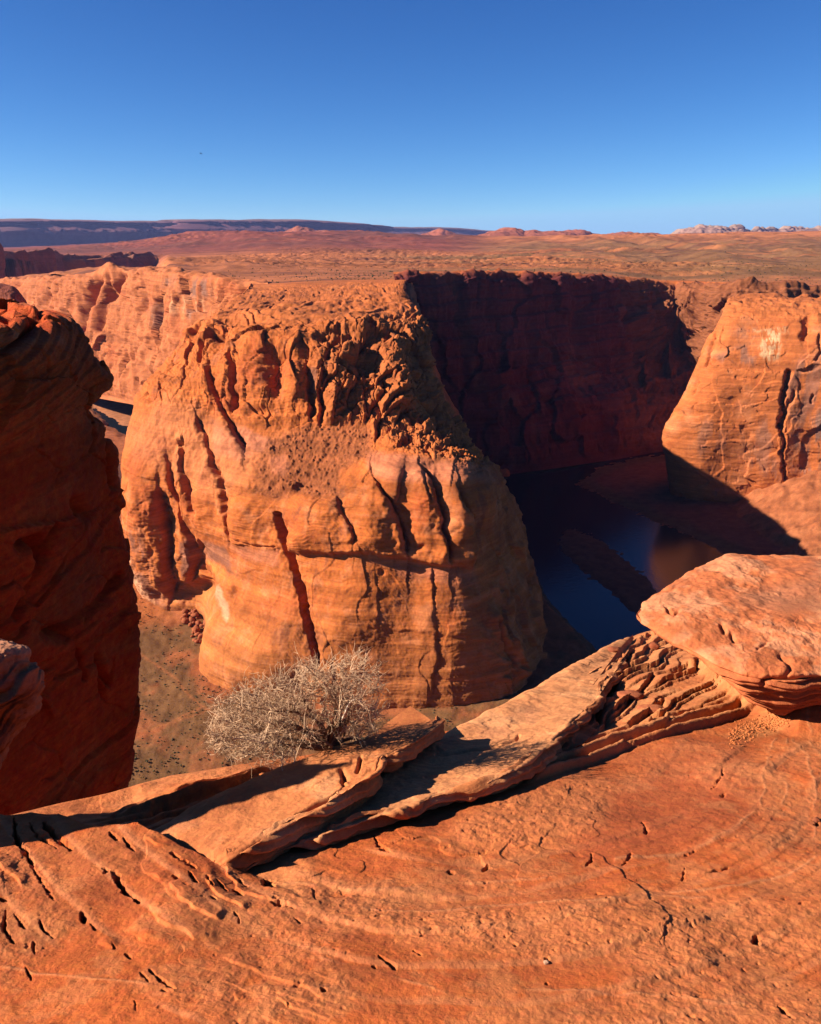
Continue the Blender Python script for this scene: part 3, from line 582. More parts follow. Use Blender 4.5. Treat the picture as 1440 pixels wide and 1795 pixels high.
# ------------------------------------------------------------------ the sunlit wall behind the butte on the left
def left_wall():
    cols = []
    for uu, rv, ry, mv, my, bv, by in [(470,500,1130,560,1120,780,1090),(430,500,1160,560,1150,770,1130),(380,490,1210,560,1195,760,1170),(320,482,1290,570,1265,740,1220),(270,478,1380,570,1345,715,1290),(235,480,1450,570,1410,700,1370),
          (205,484,1500,570,1470,694,1440),(160,488,1560,570,1530,685,1500),(110,492,1650,570,1610,670,1580),(60,494,1750,565,1710,650,1680),(25,496,1850,560,1800,640,1780),(-10,500,2000,560,1950,640,1930)]:
        cols.append([(uu,bv+10,by-5),(uu,bv,by),(uu,.55*mv+.45*bv,.5*my+.5*by),(uu,mv,my),(uu,.5*(mv+rv),my+.6*(ry-my)),(uu,rv,ry),(uu-2,rv-5,ry+70),(uu-4,rv-10,ry+230)])
    A, ri, ci = loft(cols, [16,24,40,36,28,28,36,36,34,28,20], [4,44,50,50,50,24,14])
    n = normals(A, 6)
    if n[120, 120, 1] > 0: n = -n
    u, v = proj(A); rr = np.broadcast_to(ri[:, None], u.shape); face = sstep(.8, 1.4, rr)*(1-sstep(4.9, 5.3, rr))
    D = face*(blocks(A, 70.0, 6, (1.2, 1, .7), .16, .14, .02, .04) + blocks(A, 24.0, 7, (1.2, 1, .8), .12, .12, .03, .04) + fbm(A, 120, 3, .5, 41)*7 + ridge(A, 45, 4, .5, 42, (1, 1, .3))*3.2 + fbm(A, 22, 4, .55, 43)*1.6)
    zz = A[..., 2] + .2*A[..., 0] + fbm(A, 90, 3, .5, 44)*6
    for per, amp in ((22, 1.1), (7, .4)):
        s = (zz/per) % 1.0; D += face*amp*(sstep(0, .8, s)-sstep(.85, 1, s))
    for pts, wd, dp in [([(172,492),(164,520),(150,545),(144,575),(134,595)], 9, 30), ([(192,490),(190,520),(186,560),(184,580)], 6, 18), ([(216,486),(210,505),(200,520)], 9, 26), ([(283,530),(284,560)], 4, 12),
                        ([(284,560),(278,590),(268,615)], 5, 8), ([(252,485),(251,492)], 4, 10), ([(88,522),(80,535)], 7, 12), ([(300,570),(290,600),(280,625)], 5, 7), ([(245,600),(232,620),(225,632)], 7, 8), ([(262,596),(250,640),(262,660)], 6, 7), ([(258,530),(250,545)], 5, 8), ([(200,590),(215,600)], 8, 6)]:
        d, t = pdist(u, v, pts, wd*4); D -= face*dp*np.exp(-(d/wd)**2)
    q = ((u-193)/16)**2+((v-478)/10)**2; 
    D += sstep(5.0, 5.4, rr)*(1-sstep(6.4, 7, rr))*ridge(A, 45, 4, .5, 45, (1, .6, 1))*3
    A2 = A + n*D[..., None]; A2[..., 2] += np.exp(-((rr-5.2)/.5)**2)*(fbm(A, 60, 4, .6, 46)*6) + 16*np.exp(-q)*(rr > 4.9)
    C = np.broadcast_to(np.array([.56, .185, .07]), A.shape).copy()
    C = mix(C, DEEP, face*sstep(.1, .8, fbm(A, 60, 4, .5, 47))*.4)
    va = np.maximum.reduce([softpoly(u, v, [(325,492),(372,490),(375,520),(335,522)], 8), softpoly(u, v, [(298,488),(318,486),(318,505),(298,502)], 5), softpoly(u, v, [(268,540),(284,530),(283,565),(274,575)], 5), softpoly(u, v, [(340,545),(360,545),(352,560),(340,560)], 5)])
    C = mix(C, np.array([.30, .16, .12]), face*va*.85*sstep(-.5, .2, fbm(A, 30, 3, .5, 48, (2, 2, .2))))
    C = mix(C, np.array([.68, .33, .17]), face*softpoly(u, v, [(310,525),(362,522),(358,550),(312,555)], 8)*sstep(-.1, .4, fbm(A, 18, 3, .5, 49, (2, 2, .15)))*.8)
    o = sheet('canyon_wall', A2, m_wall, C, loc=(-400, 1500, -300), flip=False)
    tag(o, 'sunlit orange canyon wall with grey stains beyond the left shoulder of the butte', 'canyon wall')
left_wall()

# ------------------------------------------------------------------ farther reach of the canyon, upper left
def far_reach():
    cols = []
    for uu, rv, ry, bv in [(300,456,3500,474),(230,452,3300,480),(185,449,3150,492),(150,449,3050,500),(110,450,2950,505),(70,446,2800,505),(35,444,2650,510),(10,442,2500,515),(-30,440,2400,520),(-120,436,2350,520)]:
        cols.append([(uu,bv+12,ry*.97),(uu,bv,ry*.975),(uu,.5*(bv+rv),ry*.985),(uu,rv+4,ry*.996),(uu,rv,ry),(uu,rv-1.5,ry*1.1)])
    A, ri, ci = loft(cols, [20,30,30,30,30,30,30,26,20], [6,40,44,20,12])
    n = normals(A, 5)
    if n[60, 120, 1] > 0: n = -n
    u, v = proj(A); rr = np.broadcast_to(ri[:, None], u.shape); face = sstep(.6, 1.2, rr)*(1-sstep(3.9, 4.2, rr))
    D = face*(ridge(A, 110, 4, .5, 51, (1, 1, .25))*16 + fbm(A, 260, 3, .5, 52)*18 + ridge(A, 40, 3, .5, 53, (1, 1, .4))*5)
    for pts, wd, dp in [([(150,452),(152,480)], 14, 50), ([(176,450),(176,478)], 8, 40), ([(8,444),(8,500)], 12, 60)]:
        d, t = pdist(u, v, pts, wd*4); D -= face*dp*np.exp(-(d/wd)**2)
    C = np.broadcast_to(np.array([.40, .13, .075]), A.shape).copy(); C = mix(C, np.array([.46, .20, .13]), sstep(0, .8, fbm(A, 120, 3, .5, 54)))
    o = sheet('canyon_wall', A+n*D[..., None], m_wall, C, loc=(-1200, 2800, -200), flip=False)
    tag(o, 'distant purple brown canyon wall at the left edge under the blue ridge', 'canyon wall')
far_reach()

def dark_knob():
    cols = []
    for uu, tv, Y, bv in [(-160,500,1000,640),(-60,500,960,640),(0,504,940,640),(22,508,940,640),(38,522,950,640),(46,540,975,640),(44,548,1020,640),(20,545,1080,640)]:
        cols.append([(uu+12,bv,Y*.985),(uu+6,.5*(bv+tv),Y*.99),(uu,tv+8,Y*.998),(uu-2,tv,Y*1.005),(uu-12,tv-4,Y*1.06)])
    A, ri, ci = loft(cols, [20,24,24,24,24,16,12], [50,40,14,12]); n = normals(A, 4)
    if n[50, 40, 1] > 0: n = -n
    D = ridge(A, 20, 4, .5, 61, (1, 1, .3))*2.2 + fbm(A, 8, 3, .5, 62)*.8
    C = np.broadcast_to(np.array([.33, .09, .05]), A.shape).copy()
    tag(sheet('rock_outcrop', A+n*D[..., None], m_wall, C, loc=(-420, 960, -150), flip=True), 'small dark purple rock shoulder at the left edge just above the near shaded cliff', 'rock outcrop')
dark_knob()

# ------------------------------------------------------------------ the sunlit cliff on the right
def right_cliff():
    cols = [
     [(1330,830,1150),(1328,800,1150),(1325,720,1140),(1322,660,1140),(1318,590,1130),(1312,545,1120),(1310,524,1100),(1312,515,1085)],
     [(1215,950,960),(1210,880,950),(1195,770,940),(1222,685,945),(1258,595,950),(1283,545,965),(1296,524,1020),(1310,516,1060)],
     [(1188,960,915),(1182,880,895),(1168,755,888),(1203,682,898),(1243,592,912),(1272,541,935),(1290,523,1005),(1312,514,1065)],
     [(1232,960,880),(1228,880,868),(1215,755,864),(1235,682,872),(1268,598,886),(1296,543,915),(1308,523,1000),(1325,514,1060)],
     [(1302,965,868),(1300,880,858),(1295,755,853),(1300,688,860),(1318,606,872),(1334,546,903),(1345,523,995),(1352,514,1055)],
     [(1372,970,855),(1370,880,846),(1366,755,842),(1366,690,850),(1368,608,862),(1372,550,893),(1378,523,985),(1380,514,1050)],
     [(1442,975,838),(1440,890,830),(1440,755,828),(1440,690,835),(1440,610,848),(1442,552,878),(1444,524,975),(1445,514,1045)],
     [(1620,990,800),(1620,900,792),(1620,755,790),(1620,690,798),(1620,610,810),(1620,556,840),(1620,526,940),(1620,515,1020)]]
    cols = [[(a_, b_, c_*1.10) for a_, b_, c_ in c] for c in cols]
    A, ri, ci = loft(cols, [16,26,50,66,70,70,60], [8,90,55,70,50,40,20])
    n = normals(A, 6)
    if n[150, 200, 1] > 0: n = -n
    u, v = proj(A); rr = np.broadcast_to(ri[:, None], u.shape); u = u+fbm(A, 14, 3, .55, 2)*5; v = v+fbm(A, 14, 3, .55, 9)*3
    face = sstep(.6, 1.1, rr)*(1-sstep(4.8, 5.2, rr)); top = sstep(4.6, 5.1, rr); fr = np.broadcast_to((sstep(1.6, 2, ci))[None], u.shape)
    D = face*(fbm(A, 60, 3, .5, 71)*2.2 + fbm(A, 14, 5, .55, 72)*.45 + blocks(A, 44.0, 7, (1, .6, .7), .07, .05, .0, 0., .25) + blocks(A, 15.0, 8, (.8, .6, 1.5), .05, .05, .0, 0., .3))
    zz = A[..., 2] - .12*A[..., 0] + fbm(A, 50, 3, .5, 73)*4
    for per, amp in ((13, .6), (4, .22)):
        s = (zz/per) % 1.0; D += face*amp*(sstep(0, .8, s)-sstep(.85, 1, s))*sstep(-.4, .5, fbm(A, 40, 2, .5, 74))
    # the tall corner left of the crack stands proud, the face right of it lies back
    cx = np.interp(v, [540,600,640,660,760,840,900], [1400,1392,1386,1382,1374,1378,1384])
    D += fr*face*(5.0*sstep(40, -2, u-cx)*np.exp(-np.maximum(cx-u, 0)/70.) - 3.5*sstep(-2, 4, u-cx))*sstep(640, 665, v)
    for pts, wd, dp in [([(1380,655),(1374,700),(1370,745)], 4.5, 12), ([(1370,745),(1372,790),(1376,836)], 3, 9), ([(1394,688),(1384,705),(1372,730)], 3, 5), ([(1255,578),(1246,620),(1238,640)], 3, 5),
                        ([(1416,565),(1420,580),(1412,592)], 9, 7), ([(1436,590),(1434,630)], 3, 4), ([(1425,695),(1426,705)], 2.5, 4), ([(1305,750),(1316,762)], 5, 2), ([(1215,690),(1222,670)], 3, 3), ([(1400,650),(1420,650),(1438,640)], 3, 1.5)]:
        d, t = pdist(u, v, pts, wd*5); D -= fr*dp*np.exp(-(d/wd)**2.2)
    for pts, amt in [([(1240,640),(1300,648),(1370,655)], 2.2), ([(1185,715),(1240,705),(1300,712),(1360,700)], 1.6), ([(1270,578),(1320,580),(1380,576)], 1.8), ([(1270,556),(1340,560),(1440,556)], 2.5), ([(1175,742),(1230,738),(1290,746)], 1.0)]:
        pts = np.array(pts, float); yl = np.interp(u, pts[:, 0], pts[:, 1]); inx = sstep(pts[0,0]-10, pts[0,0]+10, u)*(1-sstep(pts[-1,0]-10, pts[-1,0]+10, u))
        D += fr*inx*amt*np.where(v > yl, np.exp(-(v-yl)/26), -.4*np.exp(-(yl-v)/10))
    D += top*(1-sstep(6.3, 7, rr))*(ridge(A, 18, 4, .55, 75, (1, .5, 1))*1.4)
    s = ((A[..., 2]+fbm(A, 40, 3, .5, 76)*4)/3.6) % 1.0; D += top*(1-sstep(6.3, 7, rr))*2.0*(sstep(0, .75, s)-sstep(.8, 1, s))
    for hu, hv, ru, rv, dp in [(1390,517,16,6,9),(1432,518,12,7,9),(1330,535,30,4,3),(1300,545,18,4,4),(1400,540,24,4,3)]:
        D -= dp*np.exp(-(((u-hu)/ru)**2+((v-hv)/rv)**2)**1.3)
    C = np.broadcast_to(np.array([.60, .18, .055]), A.shape).copy()
    nv = fbm(A, 16, 5, .55, 77, (1.5, 1.5, .35)); nn = fbm(A, 30, 4, .55, 78)
    C = mix(C, PALE, face*sstep(.1, .8, nn)*.5)
    va = np.maximum.reduce([softpoly(u, v, [(1250,625),(1300,605),(1330,600),(1325,640),(1280,640)], 8)*.8, softpoly(u, v, [(1380,640),(1450,600),(1450,760),(1384,740)], 14)*.7,
        softpoly(u, v, [(1385,760),(1460,700),(1460,860),(1390,830)], 14), softpoly(u, v, [(1300,760),(1345,730),(1370,800),(1365,840),(1320,820)], 10)*.6,
        softpoly(u, v, [(1240,840),(1262,825),(1275,860),(1255,868)], 6), softpoly(u, v, [(1200,740),(1260,730),(1280,790),(1215,800)], 10)*.45, softpoly(u, v, [(1290,575),(1330,570),(1330,592),(1295,595)], 6)*.5])
    C = mix(C, np.array([.31, .155, .11]), fr*face*va*sstep(-.35, .35, nv))
    C = mix(C, np.array([.78, .50, .28]), fr*face*np.maximum(softpoly(u, v, [(1340,580),(1364,576),(1368,625),(1345,632),(1332,622)], 5)*.9, softpoly(u, v, [(1322,575),(1384,578),(1384,586),(1322,582)], 3)*.5)*sstep(-.45, .1, fbm(A, 7, 4, .6, 70, (2.2, 1, .3))))
    C = mix(C, RED, fr*face*sstep(.3, .9, fbm(A, 20, 4, .5, 79))*.35)
    C = mix(C, np.array([.50, .16, .05]), top*.6)
    o = sheet('cliff', A+n*D[..., None], m_butte, C, loc=(420, 900, -280), flip=True)
    tag(o, 'sunlit orange cliff with one long dark crack standing over the river on the right', 'cliff')
right_cliff()

# ------------------------------------------------------------------ near shaded cliff at the left edge
def near_cliff():
    sil = [(2400,215,1.0),(1480,205,1.0),(1380,213,1.0),(1230,235,1.0),(1060,236,1.0),(990,226,1.0),(860,206,1.0),(762,188,1.0),(715,136,1.0),(690,150,1.0),(660,186,1.0),(625,160,1.0),(575,122,1.02),(558,60,1.06),(546,2,1.12),(540,-60,1.25)]
    Ys = 24.0; cols = []
    fr = [(-560,13.0,0,0),(-250,15.5,0,0),(-40,18.0,.0,0),(.60,21.0,1,0),(.86,23.0,1,0),(1.0,Ys,1,0),(.97,25.5,1,0),(.70,30.0,1,0),(.1,36.0,1,0)]
    smooth_ = {762: 200, 715: 194, 690: 190, 660: 182}
    for f, Y, rel, _ in fr:
        c = []
        for j, (v, us, s) in enumerate(sil):
            if rel and f < .9 and Y < 25: us = us + (smooth_.get(v, us)-us)*(1.0 if f < .7 else .6)
            uu = f if not rel else -40 + (us+40)*f
            if not rel: uu = min(f, us-40) if f > -100 else f
            c.append((uu, v, Y*s))
        cols.append(c)
    A, ri, ci = loft(cols, [30,50,90,70,60,24,24,16], [20,50,70,90,50,60,50,34,22,26,30,44,36,36,16])
    n = normals(A, 2)
    if n[300, 200, 0] < 0: n = -n
    u, v = proj(A)
    D = fbm(A, 6, 3, .5, 81)*.10 + fbm(A, .8, 4, .55, 82)*.05 + blocks(A, 5.5, 6, (1, .45, 1.0), .05, .06, .0, 0., .1) + blocks(A, 1.7, 7, (1, .6, 1.3), .05, .07, .03, .03, .1)
    # tilted bedding: beds dip down to the left, each bed a crisp little ledge
    nh = n*np.array([1, 1, .15]); nh /= np.linalg.norm(nh, axis=-1, keepdims=True)+1e-9
    s0 = A[..., 2] - .22*(A[..., 1]-20) + fbm(A, 12, 2, .5, 83)*.12 + fbm(A, 1.2, 3, .5, 84)*.025
    hi = sstep(900, 640, v); B = 0
    R8 = np.random.RandomState(5); edges = np.cumsum(R8.uniform(.16, .95, 400))-110; offs = R8.uniform(-.30, .30, 401); kx = np.searchsorted(edges, s0)
    B = B + offs[np.clip(kx, 0, 400)]*(.22+.22*hi)
    for per, amp in ((.34, .07), (.11, .035)):
        st = (s0/per) % 1.0; B = B + amp*(.4+.6*hi)*(sstep(0, .85, st)-sstep(.9, 1, st)-.4)
    B = blur(B, 1)
    for pts, wd, dp in [([(30,955),(60,945),(66,970)], 10, .6), ([(80,1110),(110,1110)], 14, .5), ([(168,1150),(172,1180),(178,1220)], 5, .35), ([(140,1140),(142,1190)], 3, .25), ([(172,1170),(190,1200)], 4, .3),
                        ([(185,760),(190,800),(196,850)], 6, .5), ([(15,1080),(60,1000),(90,920)], 5, .25), ([(130,880),(140,900)], 10, .3), ([(100,1110),(170,1060),(210,1010)], 8, .35), ([(0,625),(40,600),(60,570)], 7, .5)]:
        d, t = pdist(u, v, pts, wd*4); D -= dp*np.exp(-(d/wd)**2)
    C = np.broadcast_to(np.array([.74, .062, .010]), A.shape).copy()  # shade hue put into the rock colour as a saturated deep red
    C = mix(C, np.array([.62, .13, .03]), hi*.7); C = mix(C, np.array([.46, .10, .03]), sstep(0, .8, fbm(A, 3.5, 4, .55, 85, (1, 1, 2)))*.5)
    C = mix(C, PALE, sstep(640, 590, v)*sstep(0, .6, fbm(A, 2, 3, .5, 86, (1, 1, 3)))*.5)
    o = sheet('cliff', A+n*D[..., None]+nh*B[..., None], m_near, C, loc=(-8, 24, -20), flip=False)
    tag(o, 'tall dark red cliff in shade along the left edge with layered overhanging top', 'cliff')
near_cliff()
# ------------------------------------------------------------------ the ledge underfoot
SKY_U = [-700,-200,-60,0,60,110,200,300,380,450,560,690,790,850,900,950,1000,1060,1120,1200,1300,1440,1900]
SKY_V = [1390,1420,1440,1434,1420,1407,1388,1360,1348,1336,1320,1292,1280,1254,1230,1200,1172,1138,1112,1092,1080,1075,1060]
def stone(seed, sx, sy, sz, n=14):
    th = np.linspace(0, 2*math.pi, 2*n+1); ph = np.linspace(0, math.pi, n+1); T, Pp = np.meshgrid(th, ph)
    D = np.stack([np.sin(Pp)*np.cos(T), np.sin(Pp)*np.sin(T), np.cos(Pp)], -1)
    k = 1 + .22*fbm(D, .9, 3, .5, seed); c = np.sign(D)*np.abs(D)**.8; return c*k[..., None]*np.array([sx, sy, sz])
def knob(V, parent):
    L0 = np.array(parent.location); o = sheet('rock_knob', V-L0, m_slab, np.broadcast_to(np.array([.62, .22, .075]), V.shape), parent=parent); return o
def tiers(u, v, A):
    """layered ledge between the second slab and the caprock: steps that face down to the right"""
    return 0
def ledge():
    uu = np.concatenate([np.linspace(-900, -40, 70, endpoint=False), np.linspace(-40, 1480, 1080), np.linspace(1482, 2300, 60)])
    vs = np.interp(uu, SKY_U, SKY_V)
    t = np.linspace(0, 1, 600)[:, None]; vb = 1900.0
    v0 = vs[None] + (vb-vs[None])*t; u0 = np.broadcast_to(uu[None], v0.shape)
    A = onledge(u0, v0)
    wu = fbm(A, .35, 4, .55, 1); wv = fbm(A, .35, 4, .55, 2)
    u = u0 + wu*9; v = v0 + wv*7
    px = A[..., 1]/1200.0                                     # metres per photo pixel, roughly
    H = fbm(A, 1.1, 3, .5, 3)*.035
    # broad form: the bowl on the right and the raised block on the left
    back = np.interp(u, [-900,0,60,110,160,250,330,430,520,620,720], [1452,1458,1455,1460,1474,1468,1500,1528,1575,1640,1720])
    blk = sstep(-2, 9, v-back)*sstep(640, 420, u); H += blk*.10*np.exp(-np.maximum(v-back, 0)/150)*sstep(470, 250, u)
    H += .14*softpoly(u0, v0, [(1230,1080),(1235,1180),(1310,1240),(1400,1276),(1500,1274),(1800,1280),(1800,1050)], 16)
    # bedding traces: contours of a dish centred above the picture's middle
    r = np.hypot((u0-850)/1.4, v0-1150) + fbm(A, 1.2, 3, .5, 4)*22 + fbm(A, .2, 2, .5, 5)*3
    main = sstep(470, 560, u)*sstep(1330, 1440, v + (u-900)*.22)
    mainl = np.clip(main + sstep(1560, 1600, v) + blk, 0, 1)
    for per, amp in ((62, .008), (23, .0025)):
        s = (r/per) % 1.0; H += mainl*amp*(sstep(0, .82, s)-sstep(.86, 1, s))*sstep(.0, .5, fbm(A, .9, 3, .6, 6+per))*(1-.6*blk)
    # scaly pitted patches
    pit = sstep(-.05, .45, fbm(A, .6, 3, .5, 7))*mainl
    pp = ridge(A, .10, 4, .55, 8); H += pit*pp*.0035 + fbm(A, .06, 4, .6, 9)*.0022
    fl = sstep(.0, .5, fbm(A, .5, 3, .5, 10)); s = ((fbm(A, .45, 4, .5, 11)+1)*5.5) % 1.0
    scal = np.maximum(softpoly(u0, v0, [(640,1600),(900,1592),(1140,1580),(1300,1585),(1480,1570),(1480,1680),(1200,1700),(900,1690),(700,1660)], 26), softpoly(u0, v0, [(800,1440),(880,1400),(1000,1375),(1070,1390),(1060,1450),(980,1480),(880,1500),(780,1490)], 22))
    scal = np.maximum(scal, softpoly(u0, v0, [(1000,1760),(1300,1720),(1500,1740),(1500,1900),(1000,1900)], 30)*.6)
    sc_, sd_, si_ = cells(A + np.stack([fbm(A, .09, 2, .5, q)*.03 for q in (61, 62, 63)], -1), .055, 9); H += scal*((np.minimum(sd_-sc_, .3)*.006 + (si_-.5)*.004)*sstep(-.2, .5, fbm(A, .25, 3, .5, 60)) + ridge(A, .11, 5, .6, 64)*.0038)
    sc_, sd_, si_ = cells(A*np.array([1, .55, 1]) + np.stack([fbm(A, .3, 3, .5, q)*.10 for q in (65, 66, 67)], -1), .34, 10); H += mainl*(si_-.5)*.008*sstep(-.2, .4, fbm(A, 1.0, 2, .5, 68))
    rg = np.clip(scal + pit*.6 + .25*mainl, 0, 1); c1, c2, c3 = cells(A + np.stack([fbm(A, .03, 2, .5, q)*.012 for q in (71, 72, 73)], -1), .030, 11)
    H += rg*(ridge(A, .035, 3, .6, 74)*.0010 - .0055*sstep(.34, .16, c1)*(c3 > .88))
    # laminated, terraced ground between the slabs and the caprock, right of the dark notch
    q = (v0 - (1238 + (1047-u0)*.60)) ; ter = sstep(930, 1000, u0)*sstep(1440, 1400, v0+ (u0-930)*.62)
    sdn = (u0-1047)*.52 + (v0-1228)*.85                       # distance down-right across the steps
    wob = fbm(A, .8, 3, .45, 12)*17 + fbm(A, .15, 2, .5, 13)*2.2
    low = np.interp(u0, [900,1000,1100,1200,1330,1500], [1388,1352,1320,1290,1248,1200])
    inter = sstep(900, 960, u0)*sstep(6, -6, v0-low)
    x_ = sdn + wob*.8 + 60; eds = [0, 16, 31, 40, 58, 66, 81, 104, 112, 131, 150, 157, 178, 199, 215, 240, 262, 290]; R9 = np.random.RandomState(31)
    for q in range(len(eds)-1):
        f_ = (x_-eds[q])/(eds[q+1]-eds[q]); am = R9.uniform(.008, .030); m_ = (f_ >= 0) & (f_ < 1)
        H += np.where(m_, inter*sstep(26, 50, low-v0)*am*1.5*(sstep(0, .9, f_)-sstep(.94, 1, f_)), 0)*sstep(-.9, .2, fbm(A, .9, 2, .5, 14+q*.37))
    lam = inter*sstep(44, 22, low-v0); dl = (low - v0 + fbm(A, .3, 3, .5, 15)*5)
    st = (dl/15.0) % 1.0; H += lam*.045*(sstep(0, .3, st)-sstep(.5, .62, st)) + inter*.02*sstep(0, 30, dl)
    im = inter > 2.; H[im] += inter[im]*blocks(A[im], .20, 7, (1.8, .5, 1), .025, .04, .03, .03, .3)
    H += inter*(fbm(A, .10, 4, .6, 16)*.0045)
    # dark open joints in the terraced rock
    for pts, wd, dp in [([(1050,1225),(1062,1205),(1076,1185),(1088,1168),(1094,1158)], 7, .16), ([(1092,1160),(1104,1145)], 4, .05), ([(1120,1118),(1140,1115)], 5, .06), ([(990,1240),(1000,1225),(1012,1205)], 5, .07),
                        ([(1050,1300),(1072,1262),(1100,1235),(1130,1205),(1150,1190)], 4, .06), ([(1098,1285),(1120,1270),(1150,1248),(1165,1238)], 5, .07), ([(1040,1285),(1046,1262),(1040,1240)], 8, .12), ([(1165,1190),(1200,1178),(1240,1176)], 6, .06),
                        ([(1135,1270),(1165,1266)], 6, .06), ([(1090,1320),(1140,1300),(1200,1262)], 3, .04)]:
        d, tt = pdist(u, v, pts, wd*9); sd = edge_side(u, v, pts)*d; k = sstep(-1, 1.5, sd); en = sstep(0, .15, tt)*(1-sstep(.85, 1, tt)); H += en*dp*.7*(k*.25*np.exp(-np.maximum(sd, 0)/(wd*3)) - (1-k)*np.exp(-(np.maximum(-sd, 0)/(wd*1.6))**1.5))
    # left strip beyond the block: laminated edges
    ls = sstep(-2, 8, back-v)*sstep(560, 500, u); sdl = v0 + (u0-200)*.30 + fbm(A, .4, 4, .55, 17)*13
    st = (sdl/17.0) % 1.0; reg = softpoly(u0, v0, [(150,1450),(250,1410),(330,1385),(470,1350),(470,1385),(330,1425),(250,1455)], 14)
    H += ls*reg*.035*(sstep(0, .8, st)-sstep(.86, 1, st)) + ls*.02*(fbm(A, .3, 3, .5, 18))
    dd, _ = pdist(u, v, [(230,1432),(300,1420),(360,1398),(452,1368)], 60); H += ls*.045*sstep(1.5, -1.5, v - np.interp(u, [230,300,360,452], [1432,1420,1398,1368]))*np.exp(-dd/26)
    jn = fbm(A, .07, 3, .6, 44); wj = np.clip(.85+.7*fbm(A, .045, 3, .6, 45), .25, 1.6)
    # broken flakes and holes in the left block
    ju = fbm(A, .022, 2, .6, 46)*2.2
    for pts, wd, dp in [([(30,1470),(36,1495),(50,1520),(62,1550)], 5, .06), ([(60,1548),(78,1575),(98,1594)], 3, .03), ([(60,1478),(82,1502),(104,1518)], 3, .03), ([(86,1478),(104,1500),(128,1521)], 6, .06), ([(190,1552),(204,1565),(218,1585),(246,1604)], 7, .08),
          ([(178,1548),(188,1556)], 4, .04), ([(222,1500),(238,1518)], 3, .04), ([(200,1492),(215,1505)], 2.5, .03), ([(300,1522),(318,1532),(345,1542)], 4, .05), ([(330,1550),(345,1570)], 5, .06), ([(362,1550),(372,1568)], 3, .04), ([(380,1556),(400,1572)], 3, .04), ([(408,1562),(432,1578)], 3, .04),
          ([(300,1560),(310,1567)], 4, .04), ([(460,1540),(472,1552),(488,1560)], 8, .07), ([(420,1545),(440,1562)], 4, .04), ([(482,1594),(500,1589),(526,1600)], 5, .06), ([(148,1612),(153,1632)], 6, .07), ([(162,1632),(172,1645)], 3, .03), ([(14,1612),(16,1640),(28,1662)], 4, .05), ([(30,1620),(56,1640)], 3, .03),
          ([(78,1628),(84,1642),(100,1653)], 3.5, .05), ([(0,1594),(18,1598)], 5, .05), ([(222,1684),(236,1694)], 3.5, .04), ([(205,1672),(210,1678)], 3, .03), ([(262,1714),(275,1726),(290,1740),(310,1752)], 5, .05), ([(246,1718),(262,1738)], 3, .03), ([(285,1750),(296,1757)], 3, .03),
          ([(372,1590),(385,1600)], 3, .04), ([(410,1610),(424,1630)], 2, .02), ([(520,1612),(535,1622)], 3, .03), ([(660,1688),(680,1702),(696,1714)], 3.5, .04), ([(720,1680),(740,1690)], 2, .02), ([(650,1708),(658,1712)], 2.5, .02), ([(565,1748),(575,1752)], 3, .02),
          ([(787,1527),(800,1530)], 4, .04), ([(846,1530),(856,1518)], 4, .04), ([(1030,1520),(1040,1510),(1042,1497)], 3, .03), ([(654,1466),(664,1480),(676,1492)], 4, .05), ([(1250,1385),(1262,1372),(1270,1352)], 3, .03), ([(1265,1398),(1276,1395)], 2.5, .02), ([(1198,1500),(1212,1492)], 2, .02),
          ([(1092,1520),(1110,1500)], 2, .02), ([(550,1560),(560,1582)], 2, .02), ([(952,1688),(960,1690)], 3, .02), ([(896,1662),(900,1668)], 3, .02), ([(955,1736),(961,1738)], 2.5, .02), ([(1360,1765),(1390,1790)], 3, .03), ([(1322,1640),(1340,1655)], 5, .03), ([(1430,1440),(1436,1448)], 4, .04),
          ([(45,1700),(52,1720)], 2.5, .03), ([(60,1660),(62,1680)], 2, .02), ([(235,1770),(245,1795)], 2, .02), ([(510,1770),(516,1780)], 2.5, .02), ([(1020,1580),(1060,1574)], 1.5, .01), ([(1120,1440),(1128,1462)], 2.5, .03), ([(1240,1530),(1275,1520)], 2, .015), ([(1195,1540),(1200,1520)], 2, .015)]:
        d, tt = pdist(u, v, pts, wd*5); H -= dp*np.exp(-(np.maximum(d+ju, 0)/(wd*wj*.85*np.sqrt(np.clip(4*tt*(1-tt), 0, 1))+.25))**5)*(.15+.85*sstep(-.45, .0, jn))
    # flakes lie as low scales that break off along lines running down to the right
    fk = (v0-1500) - (u0-150)*.55 + fbm(A, .5, 4, .6, 19)*30; st = (fk/46.0) % 1.0
    H += blk*.009*(sstep(0, .85, st)-sstep(.88, .94, st))*sstep(.15, .4, fbm(A, .35, 3, .5, 20))
    # pale veins standing out on the right
    vein = np.zeros(u.shape)
    for pts in ([(1362,1270),(1352,1330),(1338,1370),(1335,1410),(1300,1445),(1240,1480),(1180,1500),(1080,1510)], [(1345,1330),(1366,1360),(1376,1390),(1372,1430)], [(1382,1262),(1392,1290),(1412,1320),(1424,1360),(1432,1420)], [(1404,1250),(1420,1290),(1440,1330)], [(1376,1270),(1384,1300)], [(1436,1500),(1380,1530),(1300,1550),(1180,1560)], [(1432,1420),(1428,1470)],
                [(640,1592),(760,1598),(900,1590),(1040,1590),(1140,1572),(1240,1570)], [(500,1550),(620,1562),(700,1560),(830,1552),(960,1540)], [(0,1700),(120,1716),(260,1740)], [(840,1740),(1000,1752),(1160,1760),(1300,1770)], [(560,1690),(700,1730),(840,1770),(900,1795)]):
        d, tt = pdist(u, v, pts, 30); vein = np.maximum(vein, np.exp(-(d/2.4)**2)*sstep(-.7, .1, fbm(A, .2, 3, .5, 21)))
    H += vein*.0022
    # hollow under the slabs so that they cast shade
    H *= sstep(0, .012, t + 0*u)*.8+.2
